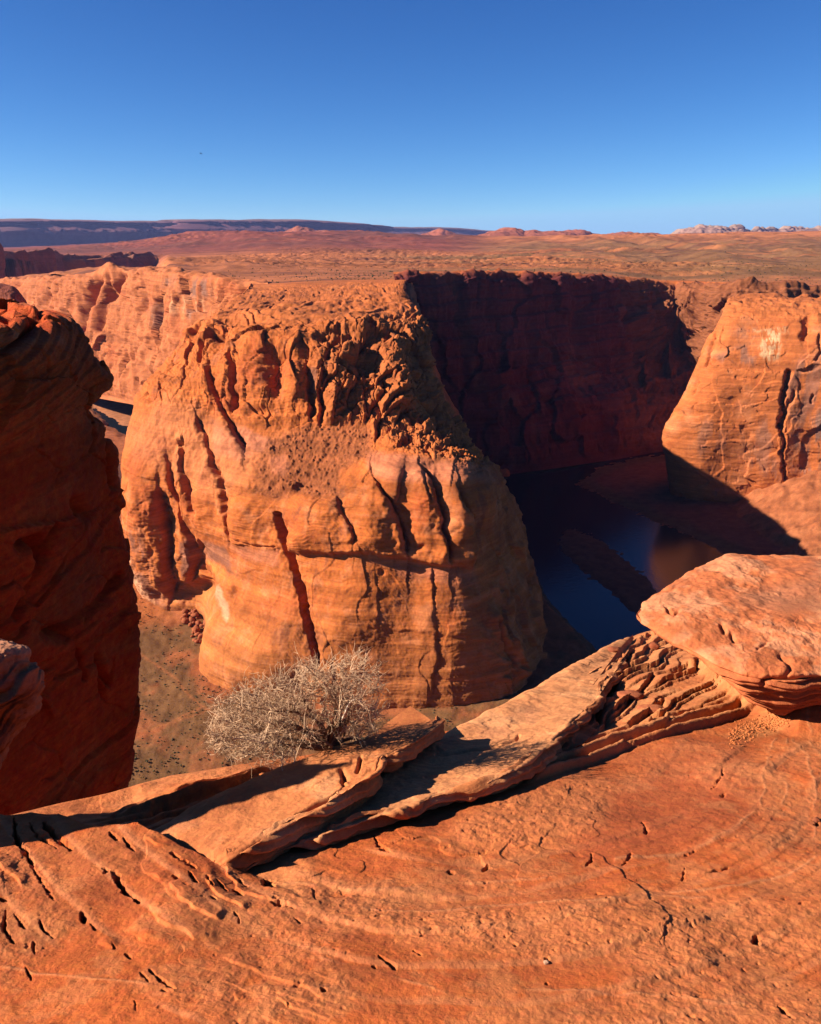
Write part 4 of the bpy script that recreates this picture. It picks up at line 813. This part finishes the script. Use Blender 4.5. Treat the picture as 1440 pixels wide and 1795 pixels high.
    V = A.copy(); V[..., 2] += H
    # drop at the outer edge and ground running back behind the camera
    drop = []
    for k, (dy, dz) in enumerate([(9, -70), (5, -40), (2.6, -16), (1.1, -4), (.35, -.75), (.08, -.08)]):
        e = V[0].copy(); e[:, 0] *= 1+dy/np.maximum(e[:, 1], 1)*.6; e[:, 1] += dy; e[:, 2] += dz; drop.append(e + fbm(e, .8, 3, .5, k)[:, None]*min(.5, dy*.1))
    behind = []
    for yb in (.9, .3, -.8, -2.5, -6):
        e = V[-1].copy(); e[:, 0] += e[:, 0]*(1.2-yb)*.5; e[:, 1] = yb; e[:, 2] = -G0-GS*yb; behind.append(e)
    Vall = np.concatenate([np.array(drop), V, np.array(behind)], 0)
    # colour
    C = np.broadcast_to(np.array([.68, .165, .042]), A.shape).copy()
    C = mix(C, np.array([.74, .25, .085]), sstep(0, .7, fbm(A, .45, 5, .6, 22))*.55); C = mix(C, np.array([.44, .115, .04]), sstep(.05, .7, fbm(A, .7, 4, .55, 23))*.55)
    s = (r/62.0) % 1.0; sm = 1.25*mainl*sstep(-.4, .3, fbm(A, .9, 3, .6, 68)); C = mix(C, np.array([.74, .28, .12]), sm*sstep(.7, .9, s)*sstep(1, .95, s)*.45); C = mix(C, np.array([.52, .13, .045]), sm*sstep(.0, .1, s)*sstep(.5, .2, s)*.3)
    C = mix(C, np.array([.52, .125, .045]), mainl*softpoly(u, v, [(1000,1400),(1150,1330),(1300,1300),(1340,1400),(1300,1440),(1180,1500),(1040,1520),(980,1480)], 30)*.7); C = mix(C, np.array([.76, .29, .11]), np.maximum(scal*.5, mainl*sstep(.1, .6, fbm(A, .28, 5, .65, 69))*.45))
    C = mix(C, np.array([.76, .32, .14]), vein*.6); C = mix(C, np.array([.66, .25, .10]), pit*sstep(0, 1, pp)*.4)
    C = mix(C, np.array([.80, .34, .135]), np.clip(inter*.85 + ls*.55, 0, 1)*(.55+.45*sstep(-.4, .4, fbm(A, .3, 4, .5, 24))))
    gr = softpoly(u, v, [(1275,1290),(1300,1270),(1370,1250),(1390,1262),(1330,1285),(1285,1294)], 8)
    C = mix(C, np.array([.68, .26, .09]), gr)
    Cd = np.broadcast_to(np.array([.48, .15, .05]), (len(drop),)+A.shape[1:]); Cb = np.broadcast_to(C[-1][None], (len(behind),)+A.shape[1:])
    o = sheet('sandstone_ground', Vall, m_ledge, np.concatenate([Cd, C, Cb], 0), loc=(0, 2.5, -2.1), flip=True)
    k = stone(77, .28, .15, .76, 90); s_ = ((k[..., 2]-.3*k[..., 0]+fbm(k, .4, 3, .5, 78)*.04)/.11) % 1.0; k = k*(1+.10*(sstep(0, .8, s_)-sstep(.86, 1, s_)) + .12*fbm(k, .3, 4, .55, 79))[..., None]*np.array([1, 1, .97]); k[..., 1] += .60*k[..., 2] ; k[..., 0] -= k[..., 2]*.12; knob(k + np.array([-2.30, 2.19, -1.72]), o)
    tag(o, 'bare orange sandstone ledge in the foreground', 'rock ledge', kind='structure')
ledge()

def slab(name, E, F, under, nE, rows, label, seed, thick, lam=.046, cols_=None, lip=0.02, blend=None):
    """a tilted slab: E lower right top edge, F upper left edge, both lists of (u, v, lift); the side below E is laminated"""
    E = np.array(E, float); F = np.array(F, float); n = len(E)
    e = np.array([onledge(*q) for q in E]); f = np.array([onledge(*q) for q in F]); th = np.array(thick, float)
    under_ = e.copy(); under_[:, 2] -= th; inn = (f-e); inn[:, 2] = 0; inn /= np.linalg.norm(inn, axis=1)[:, None]+1e-9
    under_ += inn*under
    fb = f.copy(); fb[:, 2] -= th*.8+.05; fb -= inn*(-.02)
    mid = e*.5+f*.5; q1 = e*.93+f*.07
    rowsC = np.array([under_+inn*.25-np.array([0,0,.03]), under_, e*.5+under_*.5 - inn*.012, e, q1, mid, f, fb, fb+inn*.02-np.array([0,0,.2])])
    A = crom(rowsC.transpose(1, 0, 2), nE); A = crom(A.transpose(1, 0, 2), rows)
    ri = np.concatenate([np.linspace(k, k+1, m, endpoint=(k == len(rows)-1)) for k, m in enumerate(rows)])
    nrm = normals(A, 3)
    if nrm[int(A.shape[0]*.62), A.shape[1]//2, 2] < 0: nrm = -nrm
    rr = np.broadcast_to(ri[:, None], A.shape[:2]); u, v = proj(A)
    side = sstep(.4, .9, rr)*(1-sstep(2.96, 3.05, rr)); top = sstep(2.9, 3.1, rr)*(1-sstep(6.6, 7, rr))
    D = side*(fbm(A, .25, 4, .55, seed)*.025)
    zz = A[..., 2] + .31*A[..., 1] + .18*A[..., 0]*0 + fbm(A, .5, 3, .5, seed+1)*.012
    for per, amp in ((.05, lam), (.017, lam*.45)):
        s = (zz/per) % 1.0; D += side*amp*(sstep(0, .3, s)-sstep(.55, .7, s)-.5)
    edge = np.exp(-((rr-3.0)/.35)**2); D += edge*(fbm(A, .16, 4, .6, seed+2)*.022 - .006)
    D += top*(fbm(A, .5, 4, .5, seed+3)*.014 + fbm(A, .09, 4, .6, seed+4)*.004)
    tp = (v - u*.0 + (u)*.62 + fbm(A, .4, 4, .55, seed+5)*22); s = (tp/40.) % 1.0; D += top*.004*(sstep(0, .85, s)-sstep(.88, 1, s))*sstep(-.1, .4, fbm(A, .4, 3, .5, seed+6))
    C = np.broadcast_to(np.array([.72, .255, .09]), A.shape).copy()
    C = mix(C, np.array([.88, .43, .20]), sstep(-.1, .6, fbm(A, .35, 5, .6, seed+7))*.6); C = mix(C, np.array([.52, .15, .05]), sstep(.0, .7, fbm(A, .6, 4, .55, seed+8))*.5)
    return A, nrm, D, C, u, v, rr, side, top
def finish(name, A, nrm, D, C, label, flip=True, cat='rock slab', mat=None):
    V = A + nrm*D[..., None]
    return tag(sheet(name, V, mat or m_slab, C, loc=V[V.shape[0]//2, V.shape[1]//2]-np.array([0, 0, .2]), flip=flip), label, cat)

def slabs():
    # the plate under the bush
    E = [(372,1530,.00),(405,1508,.05),(450,1478,.08),(520,1438,.11),(590,1398,.14),(640,1366,.16),(660,1350,.17),(664,1338,.175),(672,1324,.18),(690,1322,.18),(720,1307,.19),(752,1288,.20),(774,1272,.20),(781,1264,.20)]
    F = [(248,1468,.00),(280,1450,.03),(330,1420,.06),(390,1390,.09),(450,1362,.12),(500,1342,.14),(530,1332,.15),(552,1325,.155),(575,1315,.16),(610,1303,.17),(650,1292,.18),(700,1278,.19),(750,1268,.20),(776,1262,.20)]
    T = [.03,.07,.10,.13,.15,.14,.13,.12,.11,.10,.085,.075,.06,.045]
    A, n, D, C, u, v, rr, side, top = slab('rock_slab', E, F, .06, [34,44,56,56,50,26,16,16,18,26,26,24,12], [8,26,34,10,70,90,16,10], '', 131, T)
    for pts, wd, dp in [([(603,1358),(600,1368),(606,1378),(590,1390),(560,1405),(520,1428)], 2.6, .02), ([(633,1330),(630,1342),(626,1352)], 2.5, .03), ([(600,1352),(606,1362)], 4, .03), ([(560,1440),(620,1400),(655,1372)], 3, .02), ([(480,1478),(560,1425)], 2.5, .015)]:
        d, t = pdist(u, v, pts, 30); D -= top*dp*np.exp(-(d/wd)**2)
    finish('rock_slab', A, n, D, C, 'tilted orange slab with a thick pointed upper end, right below the dry bush, crossed by a dark shadow')
    # the long pale slab to its right
    E = [(432,1524,.0),(500,1488,.02),(560,1468,.04),(640,1440,.055),(720,1412,.07),(790,1388,.08),(850,1374,.09),(905,1350,.10),(940,1330,.11),(968,1302,.12),(1000,1270,.13),(1025,1246,.13),(1044,1228,.12),(1062,1204,.10),(1080,1178,.08),(1098,1152,.05),(1112,1130,.02)]
    F = [(420,1500,.0),(500,1440,.02),(560,1420,.04),(640,1375,.05),(700,1330,.06),(755,1298,.06),(800,1276,.06),(840,1257,.06),(870,1243,.06),(900,1228,.06),(935,1208,.06),(970,1187,.06),(1000,1170,.06),(1026,1155,.05),(1052,1141,.04),(1080,1127,.03),(1108,1116,.01)]
    T = [.03,.05,.06,.075,.085,.09,.09,.11,.13,.14,.14,.12,.10,.08,.06,.04,.03]
    A, n, D, C, u, v, rr, side, top = slab('rock_slab', E, F, .07, [36,36,40,44,44,40,36,30,28,28,24,24,24,24,24,20], [8,26,34,12,90,90,16,10], '', 151, T)
    pur = np.maximum.reduce([softpoly(u, v, [(700,1340),(770,1300),(800,1290),(790,1308),(740,1335),(705,1350)], 5), softpoly(u, v, [(836,1283),(880,1272),(905,1285),(870,1300),(840,1300)], 6)*.6, softpoly(u, v, [(880,1262),(930,1235),(952,1240),(935,1275),(915,1258)], 5)*.6])
    C = mix(C, np.array([.40, .13, .085]), top*pur*.7); C = mix(C, np.array([.92, .45, .20]), top*.45)
    for pts, wd, dp in [([(765,1322),(800,1318),(850,1312),(880,1308),(905,1298),(910,1292)], 2.2, .014), ([(745,1362),(800,1358)], 2, .006)]:
        d, t = pdist(u, v, pts, 30); D -= top*dp*np.exp(-(d/wd)**2)
    finish('rock_slab', A, n, D, C, 'long pale orange slab with purple stains and a dark undercut edge, between the bush slab and the big caprock')
    # lens lying in the notch
    E = [(975,1322,.02),(1000,1312,.04),(1030,1298,.05),(1045,1280,.04)]; F = [(968,1318,.02),(985,1300,.05),(1010,1284,.06),(1034,1272,.05)]
    A, n, D, C, u, v, rr, side, top = slab('rock_slab', E, F, .02, [20,24,18], [4,8,8,4,16,16,6,4], '', 171, [.03,.05,.05,.03], lam=.006)
    finish('rock_slab', A, n, D, C, 'small rounded slab tucked in the dark notch below the long pale slab')
slabs()

# ------------------------------------------------------------------ caprock boulder on the right
def caprock():
    # top outline on a nearly level plane, then undercut laminated sides
    ZT = -2.16; out = [(1114,1082),(1122,1066),(1150,1040),(1178,1022),(1210,1002),(1248,985),(1280,974),(1330,972),(1440,972),(1600,985),(1720,1040),(1760,1110),(1680,1170),(1560,1190),(1480,1184),(1440,1186),(1400,1192),(1360,1190),(1330,1186),(1300,1180),(1262,1166),(1225,1146),(1190,1128),(1160,1112),(1136,1098)]
    pts = np.array([[*(lambda a, c: (a*ZT/c, ZT/c, ZT))(*ray(*q))] for q in out], float)
    n = 520; C0 = np.concatenate([pts, pts[:1]]); S = crom(np.concatenate([pts[-1:], C0, pts[1:2]]), [1]+[n//len(pts)+1]*len(pts)+[1])[1:-1]
    S = S[:-1] if np.allclose(S[0], S[-1], atol=1e-3) else S
    cen = np.array([S[:, 0].mean()+.15, S[:, 1].mean(), ZT]); L = []
    th_ = lambda f: .30
    front = np.clip((cen[1]-S[:, 1])/1.0+.55, 0, 1)            # thicker where it faces the camera
    left = np.clip((-S[:, 0]+cen[0])/1.1, 0, 1)
    def ring(k, dz): 
        r = cen + (S-cen)*k; r = r.copy(); r[:, 2] = ZT + dz; return r
    su, sv = proj(S); tip = np.where(S[:, 1] < cen[1]+.2, np.interp(su, [1100,1190,1234,1304,1387,1700], [.16,.19,.26,.62,.78,.8]), np.interp(su, [1100,1300,1500], [.2,.5,.75]))
    prof = [(.35, -.44), (.70, -.40), (.82, -.31), (.91, -.215), (.97, -.11), (1.0, -.04), (1.0, -.01), (.965, .02), (.85, .045), (.6, .06), (.3, .06), (.0004, .06)]
    rows = [10, 26, 26, 26, 22, 10, 8, 18, 40, 40, 26]
    R_ = []
    for k, dz in prof:
        kk = k if k > .95 else k
        r = cen + (S-cen)*kk; r[:, 2] = ZT + (dz*(tip if dz < 0 else 1)); R_.append(r)
    A = crom(np.array(R_), rows); A = np.concatenate([A, A[:, :1]], 1)
    nr = normals(A, 2)
    if nr[-60, 10, 2] < 0: nr = -nr
    ri = np.concatenate([np.linspace(k, k+1, m, endpoint=(k == len(rows)-1)) for k, m in enumerate(rows)]); rr = np.broadcast_to(ri[:, None], A.shape[:2]); u, v = proj(A)
    side = (1-sstep(5.2, 6.2, rr)); top = 1-side
    cl = sstep(10.9, 8, rr)
    D = fbm(A, .5, 4, .5, 181)*.03 + fbm(A, .12, 4, .55, 182)*.008
    zz = A[..., 2] + fbm(A, .7, 3, .5, 183)*.02 + .06*A[..., 0]
    for per, amp in ((.062, .030), (.021, .010)):
        s = (zz/per) % 1.0; D += side*amp*(sstep(0, .25, s)-sstep(.6, .75, s)-.4)*sstep(-.6, .2, fbm(A, .4, 2, .5, 184)+.2*sstep(1250, 1340, u))
    for pts_, wd, dp in [([(1338,1196),(1350,1190),(1380,1188),(1440,1190),(1500,1194)], 4, .05), ([(1336,1214),(1380,1218),(1440,1212)], 3, .04), ([(1170,1064),(1174,1075),(1182,1080),(1190,1074)], 3, .02), ([(1265,1100),(1270,1106)], 3.5, .03), ([(1283,1112),(1288,1120)], 3, .03), ([(1370,1148),(1382,1155),(1388,1172),(1380,1182)], 4, .02), ([(1330,1136),(1345,1126)], 3, .012)]:
        d, t = pdist(u, v, pts_, 30); D -= dp*np.exp(-(d/wd)**2)
    D += top*(.010*(np.floor(fbm(A, .8, 4, .5, 185)*3)/3)) + top*ridge(A, .12, 4, .6, 186)*.004
    D *= sstep(11, 10.2, rr)
    C = np.broadcast_to(np.array([.66, .20, .075]), A.shape).copy()
    C = mix(C, np.array([.82, .37, .19]), top*sstep(-.25, .5, fbm(A, .35, 5, .65, 187))*.75); C = mix(C, np.array([.50, .17, .08]), top*sstep(.1, .5, fbm(A, .8, 4, .55, 188))*.7)
    C = mix(C, np.array([.52, .20, .10]), top*softpoly(u, v, [(1285,1045),(1340,1025),(1440,1015),(1440,1065),(1380,1075),(1300,1062)], 10)*.8)
    C = mix(C, np.array([.46, .12, .045]), side*sstep(0, .6, fbm(A, .4, 4, .5, 189, (1, 1, 4)))*.5)
    V = A+nr*D[..., None]
    tag(sheet('caprock_boulder', V, m_ledge, C, loc=(cen[0], cen[1], -2.7), flip=False), 'big flat pale orange boulder with layered underside at the right edge of the ledge', 'boulder')
caprock()

# ------------------------------------------------------------------ pale rock at the left edge
def near_rock():
    prof = [(1900,-200,3.1),(1420,-60,2.9),(1345,-6,2.85),(1300,26,2.82),(1262,44,2.8),(1222,64,2.78),(1196,73,2.76),(1178,58,2.76),(1160,50,2.77),(1146,54,2.78),(1136,44,2.8),(1130,22,2.86),(1127,-40,2.98)]
    fr = [(-900,0,2.1),(-420,0,2.35),(-140,0,2.55),(.55,1,2.65),(.86,1,2.70),(1.0,1,2.80),(.9,1,3.05),(.45,1,3.3),(-300,0,3.6)]
    cols = []
    for f, rel, Y in fr:
        c = []
        for v, us, y in prof:
            uu = (-120 + (us+120)*f) if rel else min(f, us-60)
            vv = v if rel else v - (60 if f < -300 else 20)*(1 if v < 1250 else -1)
            c.append((uu, vv, Y*y/2.8))
        cols.append(c)
    cols = [[(a_, b_, c_*1.9) for a_, b_, c_ in c] for c in cols]
    A, ri, ci = loft(cols, [24,30,50,44,36,26,26,20], [16,16,26,22,24,20,16,16,14,10,14,20])
    n = normals(A, 2)
    if n[100, 130, 0] < 0: n = -n
    u, v = proj(A); D = fbm(A, .4, 5, .55, 191)*.05
    s0 = A[..., 2]*.8 - A[..., 0]*.75 + fbm(A, .4, 3, .5, 192)*.04
    for per, amp in ((.22, .045), (.08, .02)):
        s = (s0/per) % 1.0; D += amp*(sstep(0, .8, s)-sstep(.86, 1, s)-.4)*sstep(1130, 1180, v)
    C = np.broadcast_to(np.array([.55, .19, .085]), A.shape).copy(); C = mix(C, np.array([.34, .15, .11]), sstep(-.2, .5, fbm(A, .2, 5, .6, 193))*sstep(1150, 1200, v)*.8); C = mix(C, np.array([.70, .34, .20]), sstep(1170, 1140, v)*.7)
    V = A+n*D[..., None]
    tag(sheet('layered_rock', V, m_slab, C, loc=(-3.2, 5.2, -4), flip=False), 'pale topped layered rock jutting in at the left edge before the dark cliff', 'rock')
near_rock()
# ------------------------------------------------------------------ the dry bush
def tubes(paths, sides=3):
    """paths: list of (points[n,3], radii[n]) -> verts, quads"""
    V = []; F = []; o = 0
    for p, r in paths:
        p = np.asarray(p); k = len(p); t = np.gradient(p, axis=0); t /= np.linalg.norm(t, axis=1)[:, None]+1e-9
        a = np.cross(t, [.3, .5, .81]); a /= np.linalg.norm(a, axis=1)[:, None]+1e-9; b = np.cross(t, a)
        ang = np.arange(sides)*2*math.pi/sides
        ring = p[:, None] + np.asarray(r)[:, None, None]*(np.cos(ang)[None, :, None]*a[:, None]+np.sin(ang)[None, :, None]*b[:, None])
        V.append(ring.reshape(-1, 3)); i = np.arange(k*sides).reshape(k, sides)+o
        j = np.roll(i, -1, 1); F.append(np.stack([i[:-1], j[:-1], j[1:], i[1:]], -1).reshape(-1, 4)); o += k*sides
    return np.concatenate(V), np.concatenate(F)
def bush():
    R_ = np.random.RandomState(11); base = onledge(574, 1312, .15); s = base[1]*CP - base[2]*SP; pxm = FPX/s
    root = bpy.data.objects.new('dry_bush', None); COL.objects.link(root); root.location = base
    tag(root, 'leafless tan dry bush of fine twigs growing at the edge of the ledge', 'bush')
    bark = plain('bush_bark', (.16, .085, .045), .9, .1); twig = plain('bush_twig', (.54, .32, .18), .8, .15); twig2 = plain('bush_twig_dark', (.30, .17, .095), .85, .1)
    # envelope: lobes (u, v, radius px, depth offset m)
    lobes = [(425,1262,62,.0),(400,1290,44,-.05),(470,1232,60,.05),(520,1200,52,.0),(560,1240,70,.0),(600,1195,48,-.05),(632,1180,44,.05),(640,1225,44,.0),(500,1280,56,-.1),(455,1310,34,-.12),(610,1265,50,.08),(545,1170,26,0),(650,1255,34,.1),(372,1300,18,0),(500,1335,24,-.2)]
    wts = np.array([l[2]**2 for l in lobes], float); wts /= wts.sum()
    def tip():
        l = lobes[R_.choice(len(lobes), p=wts)]; r = l[2]*R_.rand()**.42; th = R_.rand()*2*math.pi
        uu = l[0]+r*math.cos(th); vv = l[1]+r*math.sin(th); dep = l[3]*.6 + R_.normal(0, .10)
        a, c = ray(uu, vv); Y = base[1]+dep; return np.array([a*Y, Y, c*Y])-base
    stems = []; ends = []
    for k in range(34):
        e = tip()*R_.uniform(.45, .75); e += R_.normal(0, .02, 3); n = 9; t = np.linspace(0, 1, n)[:, None]
        b0 = R_.normal(0, .018, 3)*np.array([1, 1, .2]); side = R_.normal(0, .03, 3)
        p = b0*(1-t) + e*t + side*np.sin(t*math.pi) + np.cumsum(R_.normal(0, .004, (n, 3)), 0)*t; p[:, 2] += .04*np.sin(t[:, 0]*math.pi)
        r = np.linspace(R_.uniform(.006, .011), .0028, n); stems.append((p, r)); ends.append(p)
    sv = np.concatenate(ends)
    paths = [[], []]
    def grow(p0, p1, r0, n=7, crook=.006):
        t = np.linspace(0, 1, n)[:, None]; p = p0*(1-t)+p1*t + np.cumsum(R_.normal(0, crook, (n, 3)), 0)*np.sqrt(t); return p, np.linspace(r0, r0*.45, n)
    mids = []
    for k in range(330):
        e = tip()*R_.uniform(.75, 1.0); d = np.linalg.norm(sv-e, axis=1) + .25*np.linalg.norm(sv, axis=1)*0; j = np.argsort(d)[R_.randint(0, 6)]
        p, r = grow(sv[j], e, .0026, 9, .005); paths[k % 2].append((p, r)); mids.append(p[2:])
    mv = np.concatenate(mids)
    for k in range(2300):
        e = tip(); d = np.linalg.norm(mv-e, axis=1); j = np.argpartition(d, 4)[R_.randint(0, 4)]; p0 = mv[j]; dist = d[j]
        if dist > .14: e = p0 + (e-p0)*(.14/dist)
        if dist < .03: e = p0 + R_.normal(0, .025, 3) + np.array([0, 0, .012])
        p, r = grow(p0, e, R_.uniform(.0011, .0018), 6, .0055); q = 0 if R_.rand() < .72 else 1; paths[q].append((p, r))
        for h in range(R_.randint(1, 4)):
            i = R_.randint(2, 6); e2 = p[i] + R_.normal(0, .018, 3) + (p[-1]-p[0])*.12; p2, r2 = grow(p[i], e2, .0011, 4, .003); paths[q].append((p2, r2))
    V, F = tubes(stems, 6); o = link('stem', V, F, bark, parent=root)
    V, F = tubes(paths[0], 3); link('twigs', V, F, twig, parent=root)
    V, F = tubes(paths[1], 3); link('twigs', V, F, twig2, parent=root)
    # one bleached crooked branch in front
    q = [(600,1262,-.1),(606,1248,-.12),(611,1236,-.12),(618,1228,-.12),(628,1226,-.12),(634,1231,-.12)]; pts = []
    for uu, vv, dp in q:
        a, c = ray(uu, vv); Y = base[1]+dp; pts.append(np.array([a*Y, Y, c*Y])-base)
    P_ = crom(np.array(pts), [5]*5); V, F = tubes([(P_, np.linspace(.0045, .002, len(P_)))], 5); tag(link('branch', V, F, plain('bleached_wood', (.5, .38, .27)), parent=root), 'bleached crooked branch')
bush()

# ------------------------------------------------------------------ loose stones on the ledge
dg = None
def ground_hit(u, v, lift):
    bpy.context.view_layer.update(); d = bpy.context.evaluated_depsgraph_get(); a, c = ray(u, v); q = Vector((float(a), 1.0, float(c))).normalized()
    ok, loc, nrm, i, ob, mt = SC.ray_cast(d, Vector((0, 0, 0)), q); return np.array(loc) if ok else onledge(u, v, lift)
GH = [(1077,1142),(1147,1136),(1107,1222),(1141,1247),(1431,1441),(958,1689)]
HITS = [ground_hit(uu, vv, 0) for uu, vv in GH]
for k, ((uu, vv), (sx, sy, sz), lab, col) in enumerate(zip(GH, [(.05,.04,.025),(.042,.04,.03),(.075,.05,.022),(.075,.05,.02),(.014,.013,.012),(.007,.006,.005)],
        ['smooth brown red stone lying alone on the skyline edge of the ledge', 'rounded brown stone just under the left tip of the caprock boulder', 'flat oval reddish stone, the upper of two among the ledge steps', 'flat oval reddish stone, the lower of two among the ledge steps', 'tiny dark stone on the slope at the right edge below the caprock', 'tiny pale pebble lying alone on the smooth foreground slope'],
        [(.36,.11,.05),(.36,.10,.045),(.48,.15,.07),(.50,.16,.07),(.35,.11,.05),(.7,.45,.3)])):
    V = stone(200+k, sx, sy, sz) + HITS[k] + np.array([0, 0, sz*.45])
    tag(sheet('loose_stone', V, m_slab, np.broadcast_to(np.array(col), V.shape), loc=HITS[k]), lab, 'stone')
def gravel():
    R_ = np.random.RandomState(4); VV = []; FF = []; o = 0; base = [stone(300+k, 1, .85, .7, 3) for k in range(6)]; CC = []
    bpy.context.view_layer.update(); d = bpy.context.evaluated_depsgraph_get()
    for k in range(700):
        uu = R_.uniform(1278, 1388); vv = np.interp(uu, [1278,1388], [1291,1254]) + R_.normal(0, 9)
        
        a, c = ray(uu, vv); ok, loc, n_, i, ob, mt = SC.ray_cast(d, Vector((0, 0, 0)), Vector((float(a), 1, float(c))).normalized())
        if not ok or loc.y > 9 or not ob.name.startswith('sandstone_ground'): continue
        s = R_.uniform(.002, .007)*(1.4 if R_.rand() < .08 else 1); b = base[k % 6]*s; V = b.reshape(-1, 3)+np.array(loc)+np.array([0, 0, s*.35]); F = gridfaces(b.shape[0], b.shape[1])
        VV.append(V); FF.append(F+o); o += len(V); CC.append(np.broadcast_to(np.array([.62, .20, .065])*R_.uniform(.7, 1.2), V.shape))
    tag(link('gravel', np.concatenate(VV), np.concatenate(FF), m_slab, np.concatenate(CC)), 'pale orange gravel below the caprock', 'gravel', kind='stuff')
gravel()

# ------------------------------------------------------------------ fallen boulders below the alcove of the butte
def fallen():
    R_ = np.random.RandomState(9); protos = []
    for k in range(5):
        b = stone(400+k, 1, .9, .75, 6); me_o = sheet('fallen_boulder', b, m_butte, np.broadcast_to(np.array([.46, .14, .06]), b.shape)); protos.append(me_o)
    placed = 0
    for k in range(86):
        r = R_.rand()**.6; th = R_.rand()*2*math.pi; uu = 348+34*r*math.cos(th)+ (12 if math.sin(th) > 0 else 0); vv = 1092+38*r*math.sin(th)
        a, c = ray(uu, vv); hx, Y, hz = floor_hit(a, c)
        o = protos[k] if k < 5 else protos[k % 5].copy()
        if k >= 5: COL.objects.link(o)
        s = R_.uniform(.9, 2.4)*(1.5 if R_.rand() < .12 else 1); o.location = (float(a*Y), float(Y), float(hz+s*.3)); o.scale = (s, s*R_.uniform(.8, 1.1), s*R_.uniform(.7, 1.1)); o.rotation_euler = (R_.uniform(-.4, .4), R_.uniform(-.4, .4), R_.uniform(0, 6.3))
        tag(o, 'reddish angular boulder in the rockfall at the foot of the butte below the pale alcove', 'boulder', 'boulders fallen at the foot of the butte')
fallen()

# ------------------------------------------------------------------ desert shrubs
m_shrub = plain('shrub_green', (.055, .045, .022), .95, .05)
def shrubs(name, uv, n, size, zf, label, seed, ylim):
    R_ = np.random.RandomState(seed); VV = []; FF = []; o = 0; base = [stone(seed+k, 1, 1, .75, 3) for k in range(6)]
    for k in range(n):
        q = zf(R_)
        if q is None: continue
        s = size*(.35+1.3*R_.rand()**2.2); b = base[k % 6]*s; V = b.reshape(-1, 3)+np.array(q)+np.array([0, 0, s*.35]); VV.append(V); FF.append(gridfaces(b.shape[0], b.shape[1])+o); o += len(V)
    tag(link(name, np.concatenate(VV), np.concatenate(FF), m_shrub), label, 'shrubs', kind='stuff')
def zbench(R_):
    uu = R_.uniform(190, 800); vv = R_.uniform(1040, 1365); a, c = ray(uu, vv); q = floor_hit(a, c)
    if fbm(np.array([q[0], q[1], 0.]), 30, 3, .5, 3) < R_.uniform(-.5, .25): return None
    return q
shrubs('bench_shrubs', None, 6000, .42, zbench, 'low dark green shrubs dotted over the bench below the butte', 500, None)
def zplat(R_):
    uu = 380+1060*R_.rand()**.75; vv = R_.uniform(440, 500); a, c = ray(uu, vv); Y = 46.0/max(-c, 1e-3); y0 = np.interp(uu, RIMU, RIMY)
    if Y < y0+30 or Y > 5200: return None
    return (a*Y, Y, float(plateau_z(np.array([a*Y]), np.array([Y]), np.array([uu]), None)[0]))
shrubs('plateau_shrubs', None, 9000, .95, zplat, 'small dark shrubs scattered on the flat plateau', 520, None)

# ------------------------------------------------------------------ the bird
def bird():
    p = P(352.5, 268.8, 170.0); m = plain('bird_feathers', (.03, .03, .035))
    t = np.linspace(0, 1, 13); rad = np.interp(t, [0, .08, .2, .35, .6, .85, 1], [.004, .03, .04, .062, .055, .03, .03]); flat = np.interp(t, [0, .8, 1], [1, 1, .15])
    th = np.linspace(0, 2*math.pi, 11); B = np.stack([np.stack([-.22+.44*t_+0*th, r*np.cos(th), r*f*np.sin(th)], -1) for t_, r, f in zip(t, rad, flat)])
    o = sheet('bird', B+p, m, loc=p); tag(o, 'tiny dark bird flying high in the blue sky on the left', 'bird')
    for s in (-1, 1):
        W = []
        for k in range(9):
            f = k/8; ch = .17*(1-f**2*.75); y = s*(.03+.42*f); z = .10*math.sin(f*1.6)+.02; x0 = -.10+.10*f**1.5
            W.append([[x0, y, z+.006], [x0+ch*.4, y, z+.016], [x0+ch, y, z], [x0+ch*.4, y, z-.004], [x0, y, z+.006]])
        link('wing', np.array(W).reshape(-1, 3), gridfaces(9, 5), m, parent=o)
bird()

# ------------------------------------------------------------------ the air
def haze():
    m = bpy.data.materials.new('air'); m.use_nodes = True; N = m.node_tree.nodes; L = m.node_tree.links
    N.remove(N['Principled BSDF']); v = N.new('ShaderNodeVolumePrincipled'); v.inputs['Density'].default_value = HAZE; v.inputs['Color'].default_value = (.36, .44, .95, 1); v.inputs['Anisotropy'].default_value = .2
    L.new(v.outputs[0], N['Material Output'].inputs['Volume'])
    x0, x1, y0, y1, z0, z1 = -16000, 16000, -40, 27500, -330, 560
    V = np.array([[x, y, z] for x in (x0, x1) for y in (y0, y1) for z in (z0, z1)], float); F = [[0,1,3,2],[4,6,7,5],[0,4,5,1],[2,3,7,6],[0,2,6,4],[1,5,7,3]]
    o = link('haze', V, F, m, loc=(0, 5000, 0), smooth=False); tag(o, 'thin blue air over the desert', 'haze', kind='stuff')
HAZE = 1.25e-5
haze()
